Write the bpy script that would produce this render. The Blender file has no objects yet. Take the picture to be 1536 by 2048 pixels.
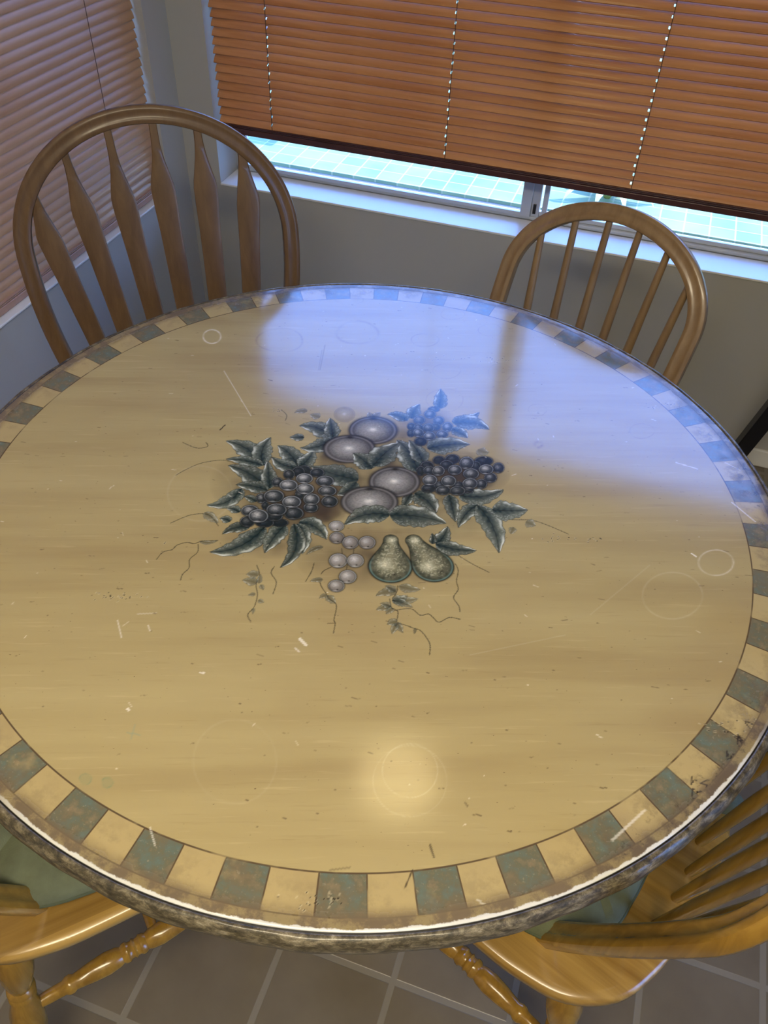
import bpy, bmesh, math, random
import numpy as np
from mathutils import Vector, Matrix
PI=math.pi
random.seed(3)
scn=bpy.context.scene
COL=scn.collection
ZT=0.75   # table top height

# ------------------------------------------------------------------ helpers
def new_mesh(name,verts,faces,mat=None,parent=None,smooth=False,uvs=None):
    me=bpy.data.meshes.new(name); me.from_pydata([tuple(v) for v in verts],[],faces); me.validate(); me.update()
    if mat: me.materials.append(mat)
    if smooth:
        for p in me.polygons: p.use_smooth=True
    o=bpy.data.objects.new(name,me); COL.objects.link(o)
    if parent: o.parent=parent
    return o
class MB:
    def __init__(s): s.v=[]; s.f=[]
    def add(s,v,f):
        n=len(s.v); s.v+= [tuple(a) for a in v]; s.f+=[tuple(i+n for i in q) for q in f]; return s
    def box(s,x0,x1,y0,y1,z0,z1):
        v=[(x,y,z) for x in(x0,x1) for y in(y0,y1) for z in(z0,z1)]
        return s.add(v,[(0,1,3,2),(4,6,7,5),(0,4,5,1),(2,3,7,6),(0,2,6,4),(1,5,7,3)])
    def lathe(s,a,b,prof,n=20):
        a=Vector(a);b=Vector(b);d=(b-a);L=d.length;d.normalize()
        t=Vector((0,0,1)) if abs(d.z)<.9 else Vector((1,0,0)); u=d.cross(t).normalized(); w=d.cross(u)
        v=[];f=[]
        for (h,r) in prof:
            c=a+d*(h*L)
            for k in range(n):
                q=2*PI*k/n; v.append(c+u*(r*math.cos(q))+w*(r*math.sin(q)))
        m=len(prof)
        for i in range(m-1):
            for k in range(n):
                f.append((i*n+k,i*n+(k+1)%n,(i+1)*n+(k+1)%n,(i+1)*n+k))
        f.append(tuple(range(n))[::-1]); f.append(tuple((m-1)*n+k for k in range(n)))
        return s.add(v,f)
    def sweep(s,path,normals,sec,caps=True):
        # path of Vectors, per-point (n,b) frames, sec list of (a along n, c along b)
        v=[];f=[];m=len(sec)
        for P,(n,b) in zip(path,normals):
            for (a,c) in sec: v.append(P+n*a+b*c)
        for i in range(len(path)-1):
            for k in range(m): f.append((i*m+k,i*m+(k+1)%m,(i+1)*m+(k+1)%m,(i+1)*m+k))
        if caps: f.append(tuple(range(m))[::-1]); f.append(tuple((len(path)-1)*m+k for k in range(m)))
        return s.add(v,f)
    def build(s,name,mat,parent=None,smooth=False,bevel=0,seg=2,auto=False):
        o=new_mesh(name,s.v,s.f,mat,parent,smooth)
        bm=bmesh.new(); bm.from_mesh(o.data); bmesh.ops.recalc_face_normals(bm,faces=bm.faces); bm.to_mesh(o.data); bm.free()
        if bevel:
            md=o.modifiers.new('bevel','BEVEL'); md.width=bevel; md.segments=seg; md.limit_method='ANGLE'; md.angle_limit=math.radians(40)
            for p in o.data.polygons: p.use_smooth=True
            md.harden_normals=True
        if auto:
            for p in o.data.polygons: p.use_smooth=True
            for e in o.data.edges: pass
            o.data.set_sharp_from_angle(angle=math.radians(38))
        return o
def thing(name,loc=(0,0,0),rz=0,label=None,cat=None,group=None,kind=None):
    o=bpy.data.objects.new(name,None); COL.objects.link(o); o.empty_display_size=.1
    o.location=loc; o.rotation_euler=(0,0,rz); tag(o,label,cat,group,kind); return o
def tag(o,label=None,cat=None,group=None,kind=None):
    if label: o['label']=label
    if cat: o['category']=cat
    if group: o['group']=group
    if kind: o['kind']=kind
    return o
def catmull(pts,n=6,closed=True):
    out=[];m=len(pts); P=[Vector(p) for p in pts]
    rng=range(m) if closed else range(m-1)
    for i in rng:
        p0=P[(i-1)%m] if closed or i>0 else P[0]; p1=P[i]; p2=P[(i+1)%m]; p3=P[(i+2)%m] if closed or i<m-2 else P[-1]
        for k in range(n):
            t=k/n; out.append(.5*((2*p1)+(p2-p0)*t+(2*p0-5*p1+4*p2-p3)*t*t+(3*p1-p0-3*p2+p3)*t**3))
    if not closed: out.append(P[-1])
    return out

# ------------------------------------------------------------------ node helper
class NT:
    def __init__(s,name):
        s.m=bpy.data.materials.new(name); s.m.use_nodes=True; s.t=s.m.node_tree; s.t.nodes.clear()
        s.out=s.t.nodes.new('ShaderNodeOutputMaterial'); s.b=s.t.nodes.new('ShaderNodeBsdfPrincipled'); s.t.links.new(s.b.outputs[0],s.out.inputs[0])
    def n(s,t,**k):
        o=s.t.nodes.new(t)
        for a,b in k.items(): setattr(o,a,b)
        return o
    def put(s,sock,v):
        if isinstance(v,bpy.types.NodeSocket): s.t.links.new(v,sock)
        elif v is not None:
            if isinstance(v,tuple) and len(v)==3 and sock.type=='RGBA': v=(*v,1)
            sock.default_value=v
    def math(s,op,a,b=None,c=None,clamp=False):
        o=s.n('ShaderNodeMath',operation=op,use_clamp=clamp); s.put(o.inputs[0],a); s.put(o.inputs[1],b) if b is not None else 0
        if c is not None: s.put(o.inputs[2],c)
        return o.outputs[0]
    def mul(s,a,b): return s.math('MULTIPLY',a,b)
    def add(s,a,b): return s.math('ADD',a,b)
    def sub(s,a,b): return s.math('SUBTRACT',a,b)
    def step(s,v,lo,hi,a=0.,b=1.):
        o=s.n('ShaderNodeMapRange',interpolation_type='SMOOTHSTEP'); s.put(o.inputs[0],v)
        for i,q in enumerate((lo,hi,a,b)): o.inputs[i+1].default_value=q
        return o.outputs[0]
    def band(s,v,c,w,e=.0004):   # 1 inside |v-c|<w
        d=s.math('ABSOLUTE',s.sub(v,c)); return s.step(d,w-e,w+e,1.,0.)
    def mix(s,f,a,b,mode='MIX'):
        o=s.n('ShaderNodeMix',data_type='RGBA',blend_type=mode); s.put(o.inputs[0],f); s.put(o.inputs[6],a); s.put(o.inputs[7],b); return o.outputs[2]
    def ramp(s,f,stops):
        o=s.n('ShaderNodeValToRGB'); s.put(o.inputs[0],f); e=o.color_ramp.elements
        e[0].position=stops[0][0]; e[0].color=(*stops[0][1],1); e[1].position=stops[-1][0]; e[1].color=(*stops[-1][1],1)
        for p,c in stops[1:-1]: q=e.new(p); q.color=(*c,1)
        return o.outputs[0]
    def coord(s,kind='Object',rot=(0,0,0),scale=(1,1,1),loc=(0,0,0)):
        tc=s.n('ShaderNodeTexCoord'); mp=s.n('ShaderNodeMapping'); s.t.links.new(tc.outputs[kind],mp.inputs[0])
        mp.inputs[1].default_value=loc; mp.inputs[2].default_value=rot; mp.inputs[3].default_value=scale; return mp.outputs[0]
    def map(s,v,rot=(0,0,0),scale=(1,1,1),loc=(0,0,0)):
        mp=s.n('ShaderNodeMapping'); s.t.links.new(v,mp.inputs[0]); mp.inputs[1].default_value=loc; mp.inputs[2].default_value=rot; mp.inputs[3].default_value=scale; return mp.outputs[0]
    def noise(s,v,scale,detail=4,rough=.55,dist=0):
        o=s.n('ShaderNodeTexNoise'); s.t.links.new(v,o.inputs['Vector']); o.inputs['Scale'].default_value=scale; o.inputs['Detail'].default_value=detail; o.inputs['Roughness'].default_value=rough; o.inputs['Distortion'].default_value=dist
        return o.outputs[0]
    def bump(s,h,st,dist=.001):
        o=s.n('ShaderNodeBump'); o.inputs['Strength'].default_value=st; o.inputs['Distance'].default_value=dist; s.t.links.new(h,o.inputs['Height']); s.t.links.new(o.outputs[0],s.b.inputs['Normal'])
    def set(s,**k):
        mp={'color':'Base Color','rough':'Roughness','metal':'Metallic','ior':'IOR','coat':'Coat Weight','coatr':'Coat Roughness','spec':'Specular IOR Level','sheen':'Sheen Weight','emit':'Emission Color','emits':'Emission Strength'}
        for a,b in k.items(): s.put(s.b.inputs[mp[a]],b)
        return s.m
def simple(name,col,rough=.5,metal=0,nscale=0,namt=.15,bump=0,bscale=200,**k):
    m=NT(name); c=m.coord()
    if nscale:
        f=m.noise(c,nscale); dark=tuple(x*(1-namt) for x in col); lite=tuple(min(1,x*(1+namt)) for x in col)
        m.set(color=m.ramp(f,[(.3,dark),(.7,lite)]))
    else: m.set(color=(*col,1))
    if bump: m.bump(m.noise(c,bscale,3),bump,.0006)
    return m.set(rough=rough,metal=metal,**k)
def wood(name,dark,light,axis='z',freq=1.,rough=.28,coat=.5,planks=None):
    m=NT(name); sc={'x':(3,60,60),'y':(60,3,60),'z':(60,60,3)}[axis]
    c=m.coord(scale=tuple(q*freq for q in sc)); f=m.noise(c,1.0,5,.6,.6)
    big=m.noise(m.coord(),6,2); f2=m.math('ADD',m.mul(f,.75),m.mul(big,.25))
    col=m.ramp(f2,[(.32,dark),(.5,tuple((a+b)/2 for a,b in zip(dark,light))),(.66,light)])
    if planks:
        sx=m.n('ShaderNodeSeparateXYZ'); m.t.links.new(m.coord(),sx.inputs[0])
        y=sx.outputs[1]; idx=m.math('FLOOR',m.mul(y,1/planks)); wn=m.n('ShaderNodeTexWhiteNoise',noise_dimensions='1D'); m.put(wn.inputs['W'],idx)
        col=m.mix(m.mul(wn.outputs[0],.5),col,tuple(q*.62 for q in dark)+(1,))
    m.set(color=col,rough=rough,coat=coat,coatr=.12); m.bump(f,.12,.0004); return m.m

# ------------------------------------------------------------------ materials
M={}
M['wall']=simple('wall_paint',(.44,.43,.395),.75,bump=.35,bscale=140)
M['ceil']=simple('ceiling_paint',(.5,.5,.48),.8,bump=.3,bscale=90)
M['trimw']=simple('white_trim_paint',(.82,.82,.80),.35)
M['alu']=simple('window_frame_aluminium',(.55,.58,.62),.35,.35)
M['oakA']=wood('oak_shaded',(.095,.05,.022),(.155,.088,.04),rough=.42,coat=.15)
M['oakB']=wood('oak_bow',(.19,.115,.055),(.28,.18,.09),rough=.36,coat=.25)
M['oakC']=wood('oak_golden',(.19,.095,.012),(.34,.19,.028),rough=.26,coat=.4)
M['seat']=wood('oak_seat_planks',(.22,.115,.02),(.50,.31,.08),axis='x',freq=.8,rough=.28,coat=.4,planks=.055)
M['black']=simple('black_metal',(.008,.008,.012),.35)
M['cord']=simple('ladder_cord_brown',(.10,.05,.03),.8)
M['white']=simple('white_plastic',(.8,.8,.8),.4)
M['green']=simple('green_cushion_fabric',(.125,.14,.078),.85,nscale=30,namt=.18,bump=.8,bscale=900)
M['seam']=simple('dark_green_piping',(.075,.09,.05),.9)

def slat_mat(name,dark,light,rough=.38,tr=.0):
    m=NT(name); c=m.coord(scale=(4,70,70)); f=m.noise(c,1,5,.6,.5)
    oi=m.n('ShaderNodeObjectInfo'); f2=m.add(m.mul(f,.8),m.mul(oi.outputs['Random'],.2))
    col=m.ramp(f2,[(.3,dark),(.7,light)]); m.set(color=col,rough=rough,coat=.2); return m.m
M['slatB']=slat_mat('amber_wood_slat',(.42,.16,.05),(.62,.29,.11))
M['slatL']=slat_mat('pale_brown_wood_slat',(.42,.23,.115),(.50,.295,.155),rough=.45)
M['railL']=simple('pale_bottom_rail',(.42,.26,.19),.3,nscale=20,namt=.15)
M['rail']=simple('dark_bottom_rail',(.085,.035,.035),.3,nscale=20,namt=.2)
def glass():
    m=NT('window_glass'); t=m.t; t.nodes.remove(m.b)
    tr=m.n('ShaderNodeBsdfTransparent'); tr.inputs[0].default_value=(.93,.97,.98,1); gl=m.n('ShaderNodeBsdfGlossy'); gl.inputs['Roughness'].default_value=.02
    fr=m.n('ShaderNodeFresnel'); fr.inputs[0].default_value=1.45; mx=m.n('ShaderNodeMixShader')
    t.links.new(fr.outputs[0],mx.inputs[0]); t.links.new(tr.outputs[0],mx.inputs[1]); t.links.new(gl.outputs[0],mx.inputs[2]); t.links.new(mx.outputs[0],m.out.inputs[0]); return m.m
M['glass']=glass()
def grid_mat(name,sx,sy,ox,oy,gw,tile_a,tile_b,grout,rough,bump=.3,big=3.):
    m=NT(name); c=m.coord(); s=m.n('ShaderNodeSeparateXYZ'); m.t.links.new(c,s.inputs[0])
    def axis(v,o,p):
        q=m.mul(m.sub(v,o),1/p); fr=m.math('FRACT',m.add(q,100.)); d=m.math('MINIMUM',fr,m.sub(1.,fr)); return m.mul(d,p),m.math('FLOOR',q)
    dx,ix=axis(s.outputs[0],ox,sx); dy,iy=axis(s.outputs[1],oy,sy)
    d=m.math('MINIMUM',dx,dy); g=m.step(d,gw*.5-.001,gw*.5+.001,1.,0.)
    wn=m.n('ShaderNodeTexWhiteNoise',noise_dimensions='2D'); cb=m.n('ShaderNodeCombineXYZ'); m.put(cb.inputs[0],ix); m.put(cb.inputs[1],iy); m.t.links.new(cb.outputs[0],wn.inputs[0])
    f=m.add(m.mul(m.noise(c,big,4),.7),m.mul(wn.outputs[0],.3)); col=m.ramp(f,[(.3,tile_a),(.7,tile_b)])
    m.set(color=m.mix(g,col,(*grout,1)),rough=rough); m.bump(m.sub(m.mul(m.noise(c,40,2),.1),g),bump,.002); return m.m
M['floor']=grid_mat('floor_tile',.2035,.2035,.0,-.385,.011,(.12,.095,.062),(.17,.14,.095),(.21,.185,.14),.38,.35,9)
M['paver']=grid_mat('patio_pavers',.107,.098,-1.35,2.867,.007,(.10,.15,.07),(.19,.24,.10),(.27,.28,.14),.8,.3,5)

# ------------------------------------------------------------------ painted table top
DATA={
'GL':[[-99.1,15.7,10.1,3.8,4.0,-9.6,0.1],[-105.7,9.4,8.7,3.3,4.5,-10.6,0.1],[-116.4,-0.8,7.9,3.0,4.4,-10.1,0.25],[-78.8,17.1,10.1,3.8,3.9,-9.6,0.2],[-125.3,-22.4,7.8,3.0,4.1,-9.2,0.3],[-132.9,-62.0,7.2,2.7,4.3,-9.4,0.35],[-84.7,-34.5,6.3,2.4,4.2,-10.1,0.25],[-39.0,-33.6,11.2,4.2,4.3,-11.0,0.3],[-121.8,-73.8,4.8,1.8,3.5,-7.7,0.15],[-88.4,-98.1,11.5,4.3,3.1,-7.1,0.05],[-108.1,-105.4,12.2,4.6,3.8,-8.3,0.1],[-131.3,-111.9,9.7,3.6,4.6,-9.6,0.2],[-100.7,-88.4,10.9,4.1,4.2,-9.4,0.2],[-77.5,-74.1,13.0,4.9,5.1,-11.8,0.25],[-59.2,-54.9,9.7,3.6,3.9,-9.4,0.35],[-61.2,4.2,12.2,4.6,4.3,-10.9,0.5],[-50.2,-14.5,12.5,4.7,4.0,-10.2,0.5],[-65.0,-38.8,10.9,4.1,4.7,-11.3,0.65],[-91.6,-1.2,11.5,4.3,4.4,-10.5,0.85],[-81.9,-21.7,12.0,4.5,4.4,-10.6,0.85],[-107.6,-23.0,12.5,4.7,4.9,-11.2,0.85],[-118.0,-51.7,13.7,5.2,5.5,-12.3,0.45],[-103.1,-75.9,13.5,5.1,5.1,-11.5,0.45],[-89.5,-53.7,12.8,4.8,4.9,-11.4,0.75],[-137.2,-90.9,11.7,4.4,4.9,-10.4,0.55],[-121.8,-96.3,13.0,4.8,5.7,-12.2,0.7]],
'GR':[[148.3,131.5,13.3,5.1,2.7,-11.0,0.1],[83.3,109.2,8.7,3.3,2.8,-9.8,0.1],[102.3,118.8,10.5,4.0,3.0,-10.9,0.15],[70.4,89.9,9.7,3.7,3.2,-10.6,0.1],[97.5,102.6,9.7,3.7,3.0,-10.7,0.15],[139.8,116.2,7.0,2.6,2.7,-10.8,0.2],[64.6,75.9,6.2,2.3,3.2,-10.5,0.1],[172.9,124.0,8.4,3.2,2.8,-11.9,0.3],[86.6,42.9,10.1,3.8,2.7,-9.0,0.15],[126.1,64.5,8.1,3.1,2.2,-8.2,0.2],[100.4,54.8,8.1,3.1,2.3,-8.1,0.25],[141.8,61.4,8.1,3.1,2.1,-8.1,0.2],[108.0,46.4,10.5,4.0,2.7,-9.6,0.3],[127.8,52.8,10.8,4.1,2.6,-9.7,0.3],[157.2,79.7,8.2,3.1,2.6,-10.4,0.3],[166.9,98.2,8.9,3.4,2.6,-11.0,0.35],[124.9,117.8,10.5,4.0,3.7,-14.1,0.5],[76.0,81.4,8.0,3.0,2.8,-9.5,0.3],[89.4,85.3,9.0,3.4,3.1,-11.0,0.55],[112.2,96.3,10.0,3.8,3.0,-11.1,0.5],[137.3,96.4,11.3,4.3,3.0,-11.6,0.5],[156.3,114.1,10.4,3.9,2.7,-11.2,0.7],[83.3,60.9,10.3,3.9,3.3,-11.3,0.7],[110.0,68.7,10.6,4.0,3.3,-11.9,0.55],[141.3,74.8,10.6,4.0,2.9,-11.4,0.55],[40.9,228.1,9.0,3.5,2.2,-7.5,0.2],[38.6,213.3,8.9,3.4,3.3,-11.0,0.4],[56.5,202.5,8.1,3.1,3.1,-10.9,0.4],[19.8,172.4,6.6,2.5,2.8,-8.9,0.2],[26.7,192.5,8.8,3.4,3.3,-10.8,0.4],[44.6,141.7,9.3,3.5,3.1,-10.2,0.1],[31.1,172.8,7.3,2.8,2.9,-9.4,0.3],[56.6,185.2,7.3,2.8,2.7,-9.5,0.2],[46.4,178.6,8.7,3.3,3.1,-10.6,0.4],[24.2,155.7,5.8,2.2,2.9,-9.2,0.2],[74.2,191.9,8.0,3.1,3.3,-11.9,0.5],[71.2,171.1,8.7,3.3,2.6,-9.3,0.5],[34.7,161.0,8.0,3.0,3.2,-10.4,0.55],[53.8,159.2,8.9,3.4,3.1,-10.4,0.65]],
'PL':[[-90.6,163.1,16.2,6.2,7.2,-19.0,0.3],[-34.1,141.6,35.6,13.6,11.4,-32.6,0.6],[-53.1,85.8,37.5,14.3,11.4,-30.7,0.62],[35.4,39.0,35.4,13.3,10.4,-31.5,0.55],[14.9,-14.3,38.7,14.5,10.7,-30.2,0.6]],
'BE':[[-12.1,-76.6,9.9,3.7,3.7,-9.5,0.8],[-3.2,-97.4,9.8,3.6,4.0,-10.3,0.4],[17.2,-99.2,10.5,3.9,4.2,-11.2,0.5],[38.5,-91.3,10.8,4.0,4.0,-11.3,0.55],[13.4,-136.2,11.5,4.2,4.6,-12.1,0.75],[35.1,-128.2,10.6,3.9,4.2,-11.4,0.75],[35.4,-158.3,10.8,4.0,4.1,-10.9,0.7],[27.0,-178.1,10.0,3.7,3.7,-9.6,0.55]],
'LF1':[[-158.5,4.5,-197.9,29.3,-237.6,35.5,16.3,0.5],[-162.3,5.5,-176.5,36.8,-177.0,68.1,13.7,0.6],[-161.4,3.4,-191.2,4.1,-218.4,-3.0,9.4,0.5],[-168.4,-53.1,-175.9,-86.2,-199.3,-101.8,11.2,0.6],[-130.9,-41.3,-169.9,-20.7,-209.1,-14.7,15.6,0.35],[-131.4,-43.8,-156.5,-43.1,-179.6,-48.9,10.6,0.35],[-130.4,-38.7,-144.0,-12.4,-158.0,14.8,9.9,0.45],[-111.0,19.9,-133.6,42.0,-159.0,53.5,15.0,0.5],[-111.5,17.2,-132.9,15.7,-156.1,25.8,11.8,0.5],[-109.6,20.5,-103.1,39.7,-103.8,63.9,12.0,0.5],[-83.0,98.6,-99.9,72.5,-125.0,61.1,11.2,0.5],[-82.4,101.5,-110.7,113.8,-137.2,111.0,15.0,0.5],[-123.5,-119.9,-141.5,-128.4,-152.8,-145.7,8.5,0.2],[-104.7,-112.8,-120.3,-157.2,-153.5,-181.2,14.6,0.4],[-79.4,-99.0,-84.4,-127.6,-84.2,-157.5,11.9,0.45],[-63.4,-88.7,-39.0,-88.4,-15.5,-105.1,12.8,0.5],[-65.3,-91.6,-47.1,-114.8,-36.4,-141.7,11.4,0.45],[-69.3,-93.1,-48.4,-135.2,-54.0,-174.2,10.2,0.3],[-136.7,-71.4,-147.7,-67.1,-158.0,-67.9,6.1,0.5],[-149.5,-98.9,-160.9,-95.8,-171.1,-98.0,6.5,0.55],[-153.6,-120.2,-162.2,-118.0,-169.8,-119.8,6.3,0.55],[-128.7,86.6,-139.3,82.5,-149.9,78.5,7.7,0.5],[-84.7,103.3,-117.2,115.4,-146.8,110.1,15.6,0.5],[-86.8,102.5,-97.6,124.1,-108.7,146.2,11.0,0.5],[-85.5,99.3,-100.0,73.6,-122.6,61.2,13.6,0.5],[77.0,207.6,97.7,220.8,112.2,247.1,11.3,0.4],[80.1,204.8,107.9,216.4,138.0,209.4,16.4,0.4],[81.8,189.9,96.8,185.2,111.3,176.3,10.2,0.4],[9.6,183.7,-8.7,191.2,-25.8,188.0,10.3,0.4],[14.4,191.5,12.0,212.9,15.2,232.4,10.0,0.4],[48.2,232.7,43.4,259.7,35.2,286.7,10.0,0.4],[59.6,128.7,87.2,150.1,118.4,162.1,17.6,0.55],[70.5,25.9,92.7,16.5,111.5,-3.2,14.6,0.35],[66.6,24.4,64.4,4.5,65.2,-15.8,6.3,0.3],[118.5,40.7,130.4,14.8,142.0,-10.2,9.8,0.4],[132.2,45.8,164.4,53.6,190.9,79.4,14.5,0.5],[163.0,34.9,151.7,9.9,148.7,-19.7,9.7,0.5],[163.0,33.0,194.1,-1.6,213.2,-47.0,14.8,0.6],[185.0,31.6,209.4,39.2,233.2,49.7,17.0,0.65]],
'LF2':[[60.6,72.3,38.2,107.6,8.5,131.4,19.4,0.45],[63.0,94.1,46.1,118.1,26.4,138.2,12.1,0.5],[-5.8,54.1,-24.6,68.5,-44.5,78.2,14.6,0.4],[-5.9,61.0,1.2,95.2,13.8,126.0,17.6,0.4],[-16.0,23.6,-53.4,23.3,-92.1,27.1,20.2,0.4],[-17.4,18.3,-23.0,-2.8,-35.0,-17.0,10.3,0.4]],
'LF3':[[50.8,-30.5,18.9,-40.8,-2.5,-70.2,15.6,0.4],[50.8,-30.5,89.6,-18.4,130.4,-17.5,19.2,0.4],[127.9,-61.2,133.8,-43.6,134.0,-22.9,9.6,0.4],[127.9,-61.2,156.3,-61.0,183.2,-53.3,11.0,0.4],[122.9,-63.0,121.4,-52.8,117.1,-43.4,4.3,0.2]],
'VL':[[104.1,-161.3,91.0,-165.5,81.1,-176.0,6.2,0.3],[103.6,-149.8,117.7,-149.7,131.2,-146.0,6.3,0.5],[102.4,-160.8,94.5,-157.5,86.4,-156.2,5.0,0.5],[102.4,-175.4,111.7,-170.5,118.4,-161.2,6.4,0.6],[102.4,-175.4,118.3,-170.7,132.9,-162.1,6.9,0.6],[102.7,-176.3,116.7,-175.5,130.8,-178.2,5.3,0.5],[104.6,-186.8,96.0,-191.2,88.6,-197.7,4.5,0.4],[108.0,-187.6,104.7,-193.2,102.6,-199.6,4.1,0.5],[104.6,-186.8,97.3,-185.5,90.1,-186.0,4.2,0.6],[119.8,-207.1,113.8,-209.6,109.3,-214.9,5.1,0.6],[119.8,-207.1,125.3,-214.3,131.7,-220.2,3.8,0.5],[120.4,-208.8,119.1,-217.6,119.3,-226.6,3.9,0.6],[6.9,-174.8,-1.1,-177.7,-8.1,-182.5,3.4,0.4],[20.7,-197.2,16.9,-200.5,14.0,-204.8,3.2,0.4],[22.1,-196.6,29.2,-201.9,36.8,-205.6,4.8,0.6],[143.9,-208.0,144.6,-212.6,145.2,-217.2,1.7,0.3],[-75.4,-197.1,-83.4,-197.8,-90.7,-200.3,6.3,0.6],[-71.3,-209.8,-81.5,-209.4,-91.1,-211.2,6.1,0.6],[-68.9,-209.0,-71.0,-201.5,-73.2,-193.9,3.0,0.6],[-175.9,-168.2,-163.0,-166.4,-153.4,-158.5,2.9,0.5],[-65.6,-210.1,-62.2,-213.5,-58.8,-216.9,2.8,0.6],[-65.4,-226.3,-69.3,-228.9,-73.1,-231.4,2.6,0.6],[-57.8,-234.9,-53.6,-235.1,-49.5,-235.3,3.1,0.65],[-57.8,-248.4,-56.2,-252.8,-54.6,-257.2,1.7,0.65],[-14.6,-119.9,-24.8,-128.0,-30.6,-141.1,3.2,0.5],[-149.3,148.6,-159.8,146.2,-167.2,137.7,5.3,0.4],[-124.4,142.2,-133.3,142.7,-142.2,143.3,7.3,0.5],[-45.9,168.3,-50.8,175.4,-55.8,182.5,5.3,0.3],[-45.0,172.7,-41.7,180.9,-38.4,189.2,5.3,0.4],[133.3,155.4,142.3,152.6,150.8,155.1,9.2,0.6],[221.6,8.3,221.2,1.0,220.8,-6.2,4.6,0.5],[235.7,25.1,242.9,23.5,250.1,21.8,7.7,0.65],[-195.4,-115.8,-181.4,-122.2,-167.7,-128.5,6.4,0.65]],
'LN':[[[4.8,-179.9],[9.9,-186.5],[20.0,-195.3],[25.6,-201.5],[35.8,-205.0],[40.3,-212.4],[44.2,-230.9],[47.6,-235.5],[51.1,-250.6]],[[98.9,-174.6],[104.0,-185.0],[106.6,-188.1],[115.3,-190.9],[118.6,-205.6]],[[102.1,-150.4],[104.1,-161.3],[101.8,-173.5]],[[120.8,-207.7],[133.2,-208.1],[141.2,-209.0],[150.5,-209.5],[162.3,-218.5],[168.7,-227.5],[172.0,-241.0]],[[110.6,-190.7],[129.3,-180.8],[143.5,-186.6],[152.7,-181.2],[159.9,-184.5],[168.9,-189.1],[179.4,-177.4],[192.7,-175.5]],[[162.4,-86.6],[169.4,-97.4],[172.0,-116.0],[177.8,-128.8],[175.7,-144.3],[185.6,-155.0],[189.5,-163.7]],[[-213.3,-217.6],[-211.7,-203.2],[-202.7,-194.8],[-200.3,-185.0],[-190.3,-176.2],[-180.2,-175.0],[-172.6,-167.0],[-153.4,-158.5]],[[-174.7,-174.2],[-168.7,-187.3],[-172.3,-202.4],[-165.9,-216.0],[-168.4,-229.0],[-165.9,-238.8]],[[-84.7,-181.1],[-74.7,-194.4],[-71.2,-212.1],[-62.2,-227.4],[-57.9,-246.3],[-60.2,-260.4],[-51.6,-269.2]],[[-62.0,-175.2],[-61.3,-187.1],[-48.5,-199.1],[-44.4,-218.6]],[[-15.0,-151.6],[-12.6,-166.6],[-13.3,-184.9]],[[-270.6,-61.4],[-263.4,-45.7],[-248.0,-23.5],[-220.4,-6.3],[-192.1,-8.9]],[[-229.3,-151.5],[-210.6,-127.3],[-187.5,-118.6],[-165.2,-133.3]],[[-297.6,8.8],[-272.0,4.6],[-258.0,13.4],[-264.5,21.4]],[[203.4,18.9],[222.1,24.1],[244.3,31.2],[268.3,28.6],[296.6,22.0]],[[163.4,-71.4],[184.5,-79.4],[208.7,-86.0]],[[-190.3,138.1],[-176.4,128.1],[-172.8,114.4]],[[27.7,-138.7],[29.2,-147.0]],[[25.5,-107.8],[28.1,-117.2]],[[9.8,-113.6],[14.0,-122.4]],[[8.8,-150.2],[2.3,-159.2],[1.0,-166.2]]],
'PEAR':[[67.7,-75.7,81.9,-120.9,10.5,29.5],[97.5,-65.8,135.5,-101.1,11.6,28.0]],
'SHADE':[[-68.6,-57.3,58.3,21.9,19.1,-45.7,0.95],[-46.0,7.5,37.3,14.1,25.8,-66.8,0.8],[113.7,82.8,66.0,24.9,11.2,-41.1,0.9],[45.7,183.7,33.6,12.9,11.1,-37.4,0.5],[-89.2,-46.7,86.9,32.7,27.0,-63.1,0.75],[122.1,90.6,71.8,27.1,13.7,-51.5,0.7],[24.4,72.5,113.9,43.1,39.7,-120.7,0.55],[56.6,-107.7,104.3,38.7,22.2,-63.9,0.45],[-138.8,-27.5,79.9,30.1,33.9,-74.5,0.4],[46.4,181.3,48.2,18.5,15.0,-50.8,0.4],[120.7,9.6,81.3,30.5,16.9,-60.0,0.3],[-83.3,-132.4,69.2,25.7,14.2,-31.5,0.4],[-43.3,-56.9,27.6,10.3,8.5,-21.2,0.9],[-77.2,66.1,35.7,13.6,14.0,-35.6,0.5]],
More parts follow.
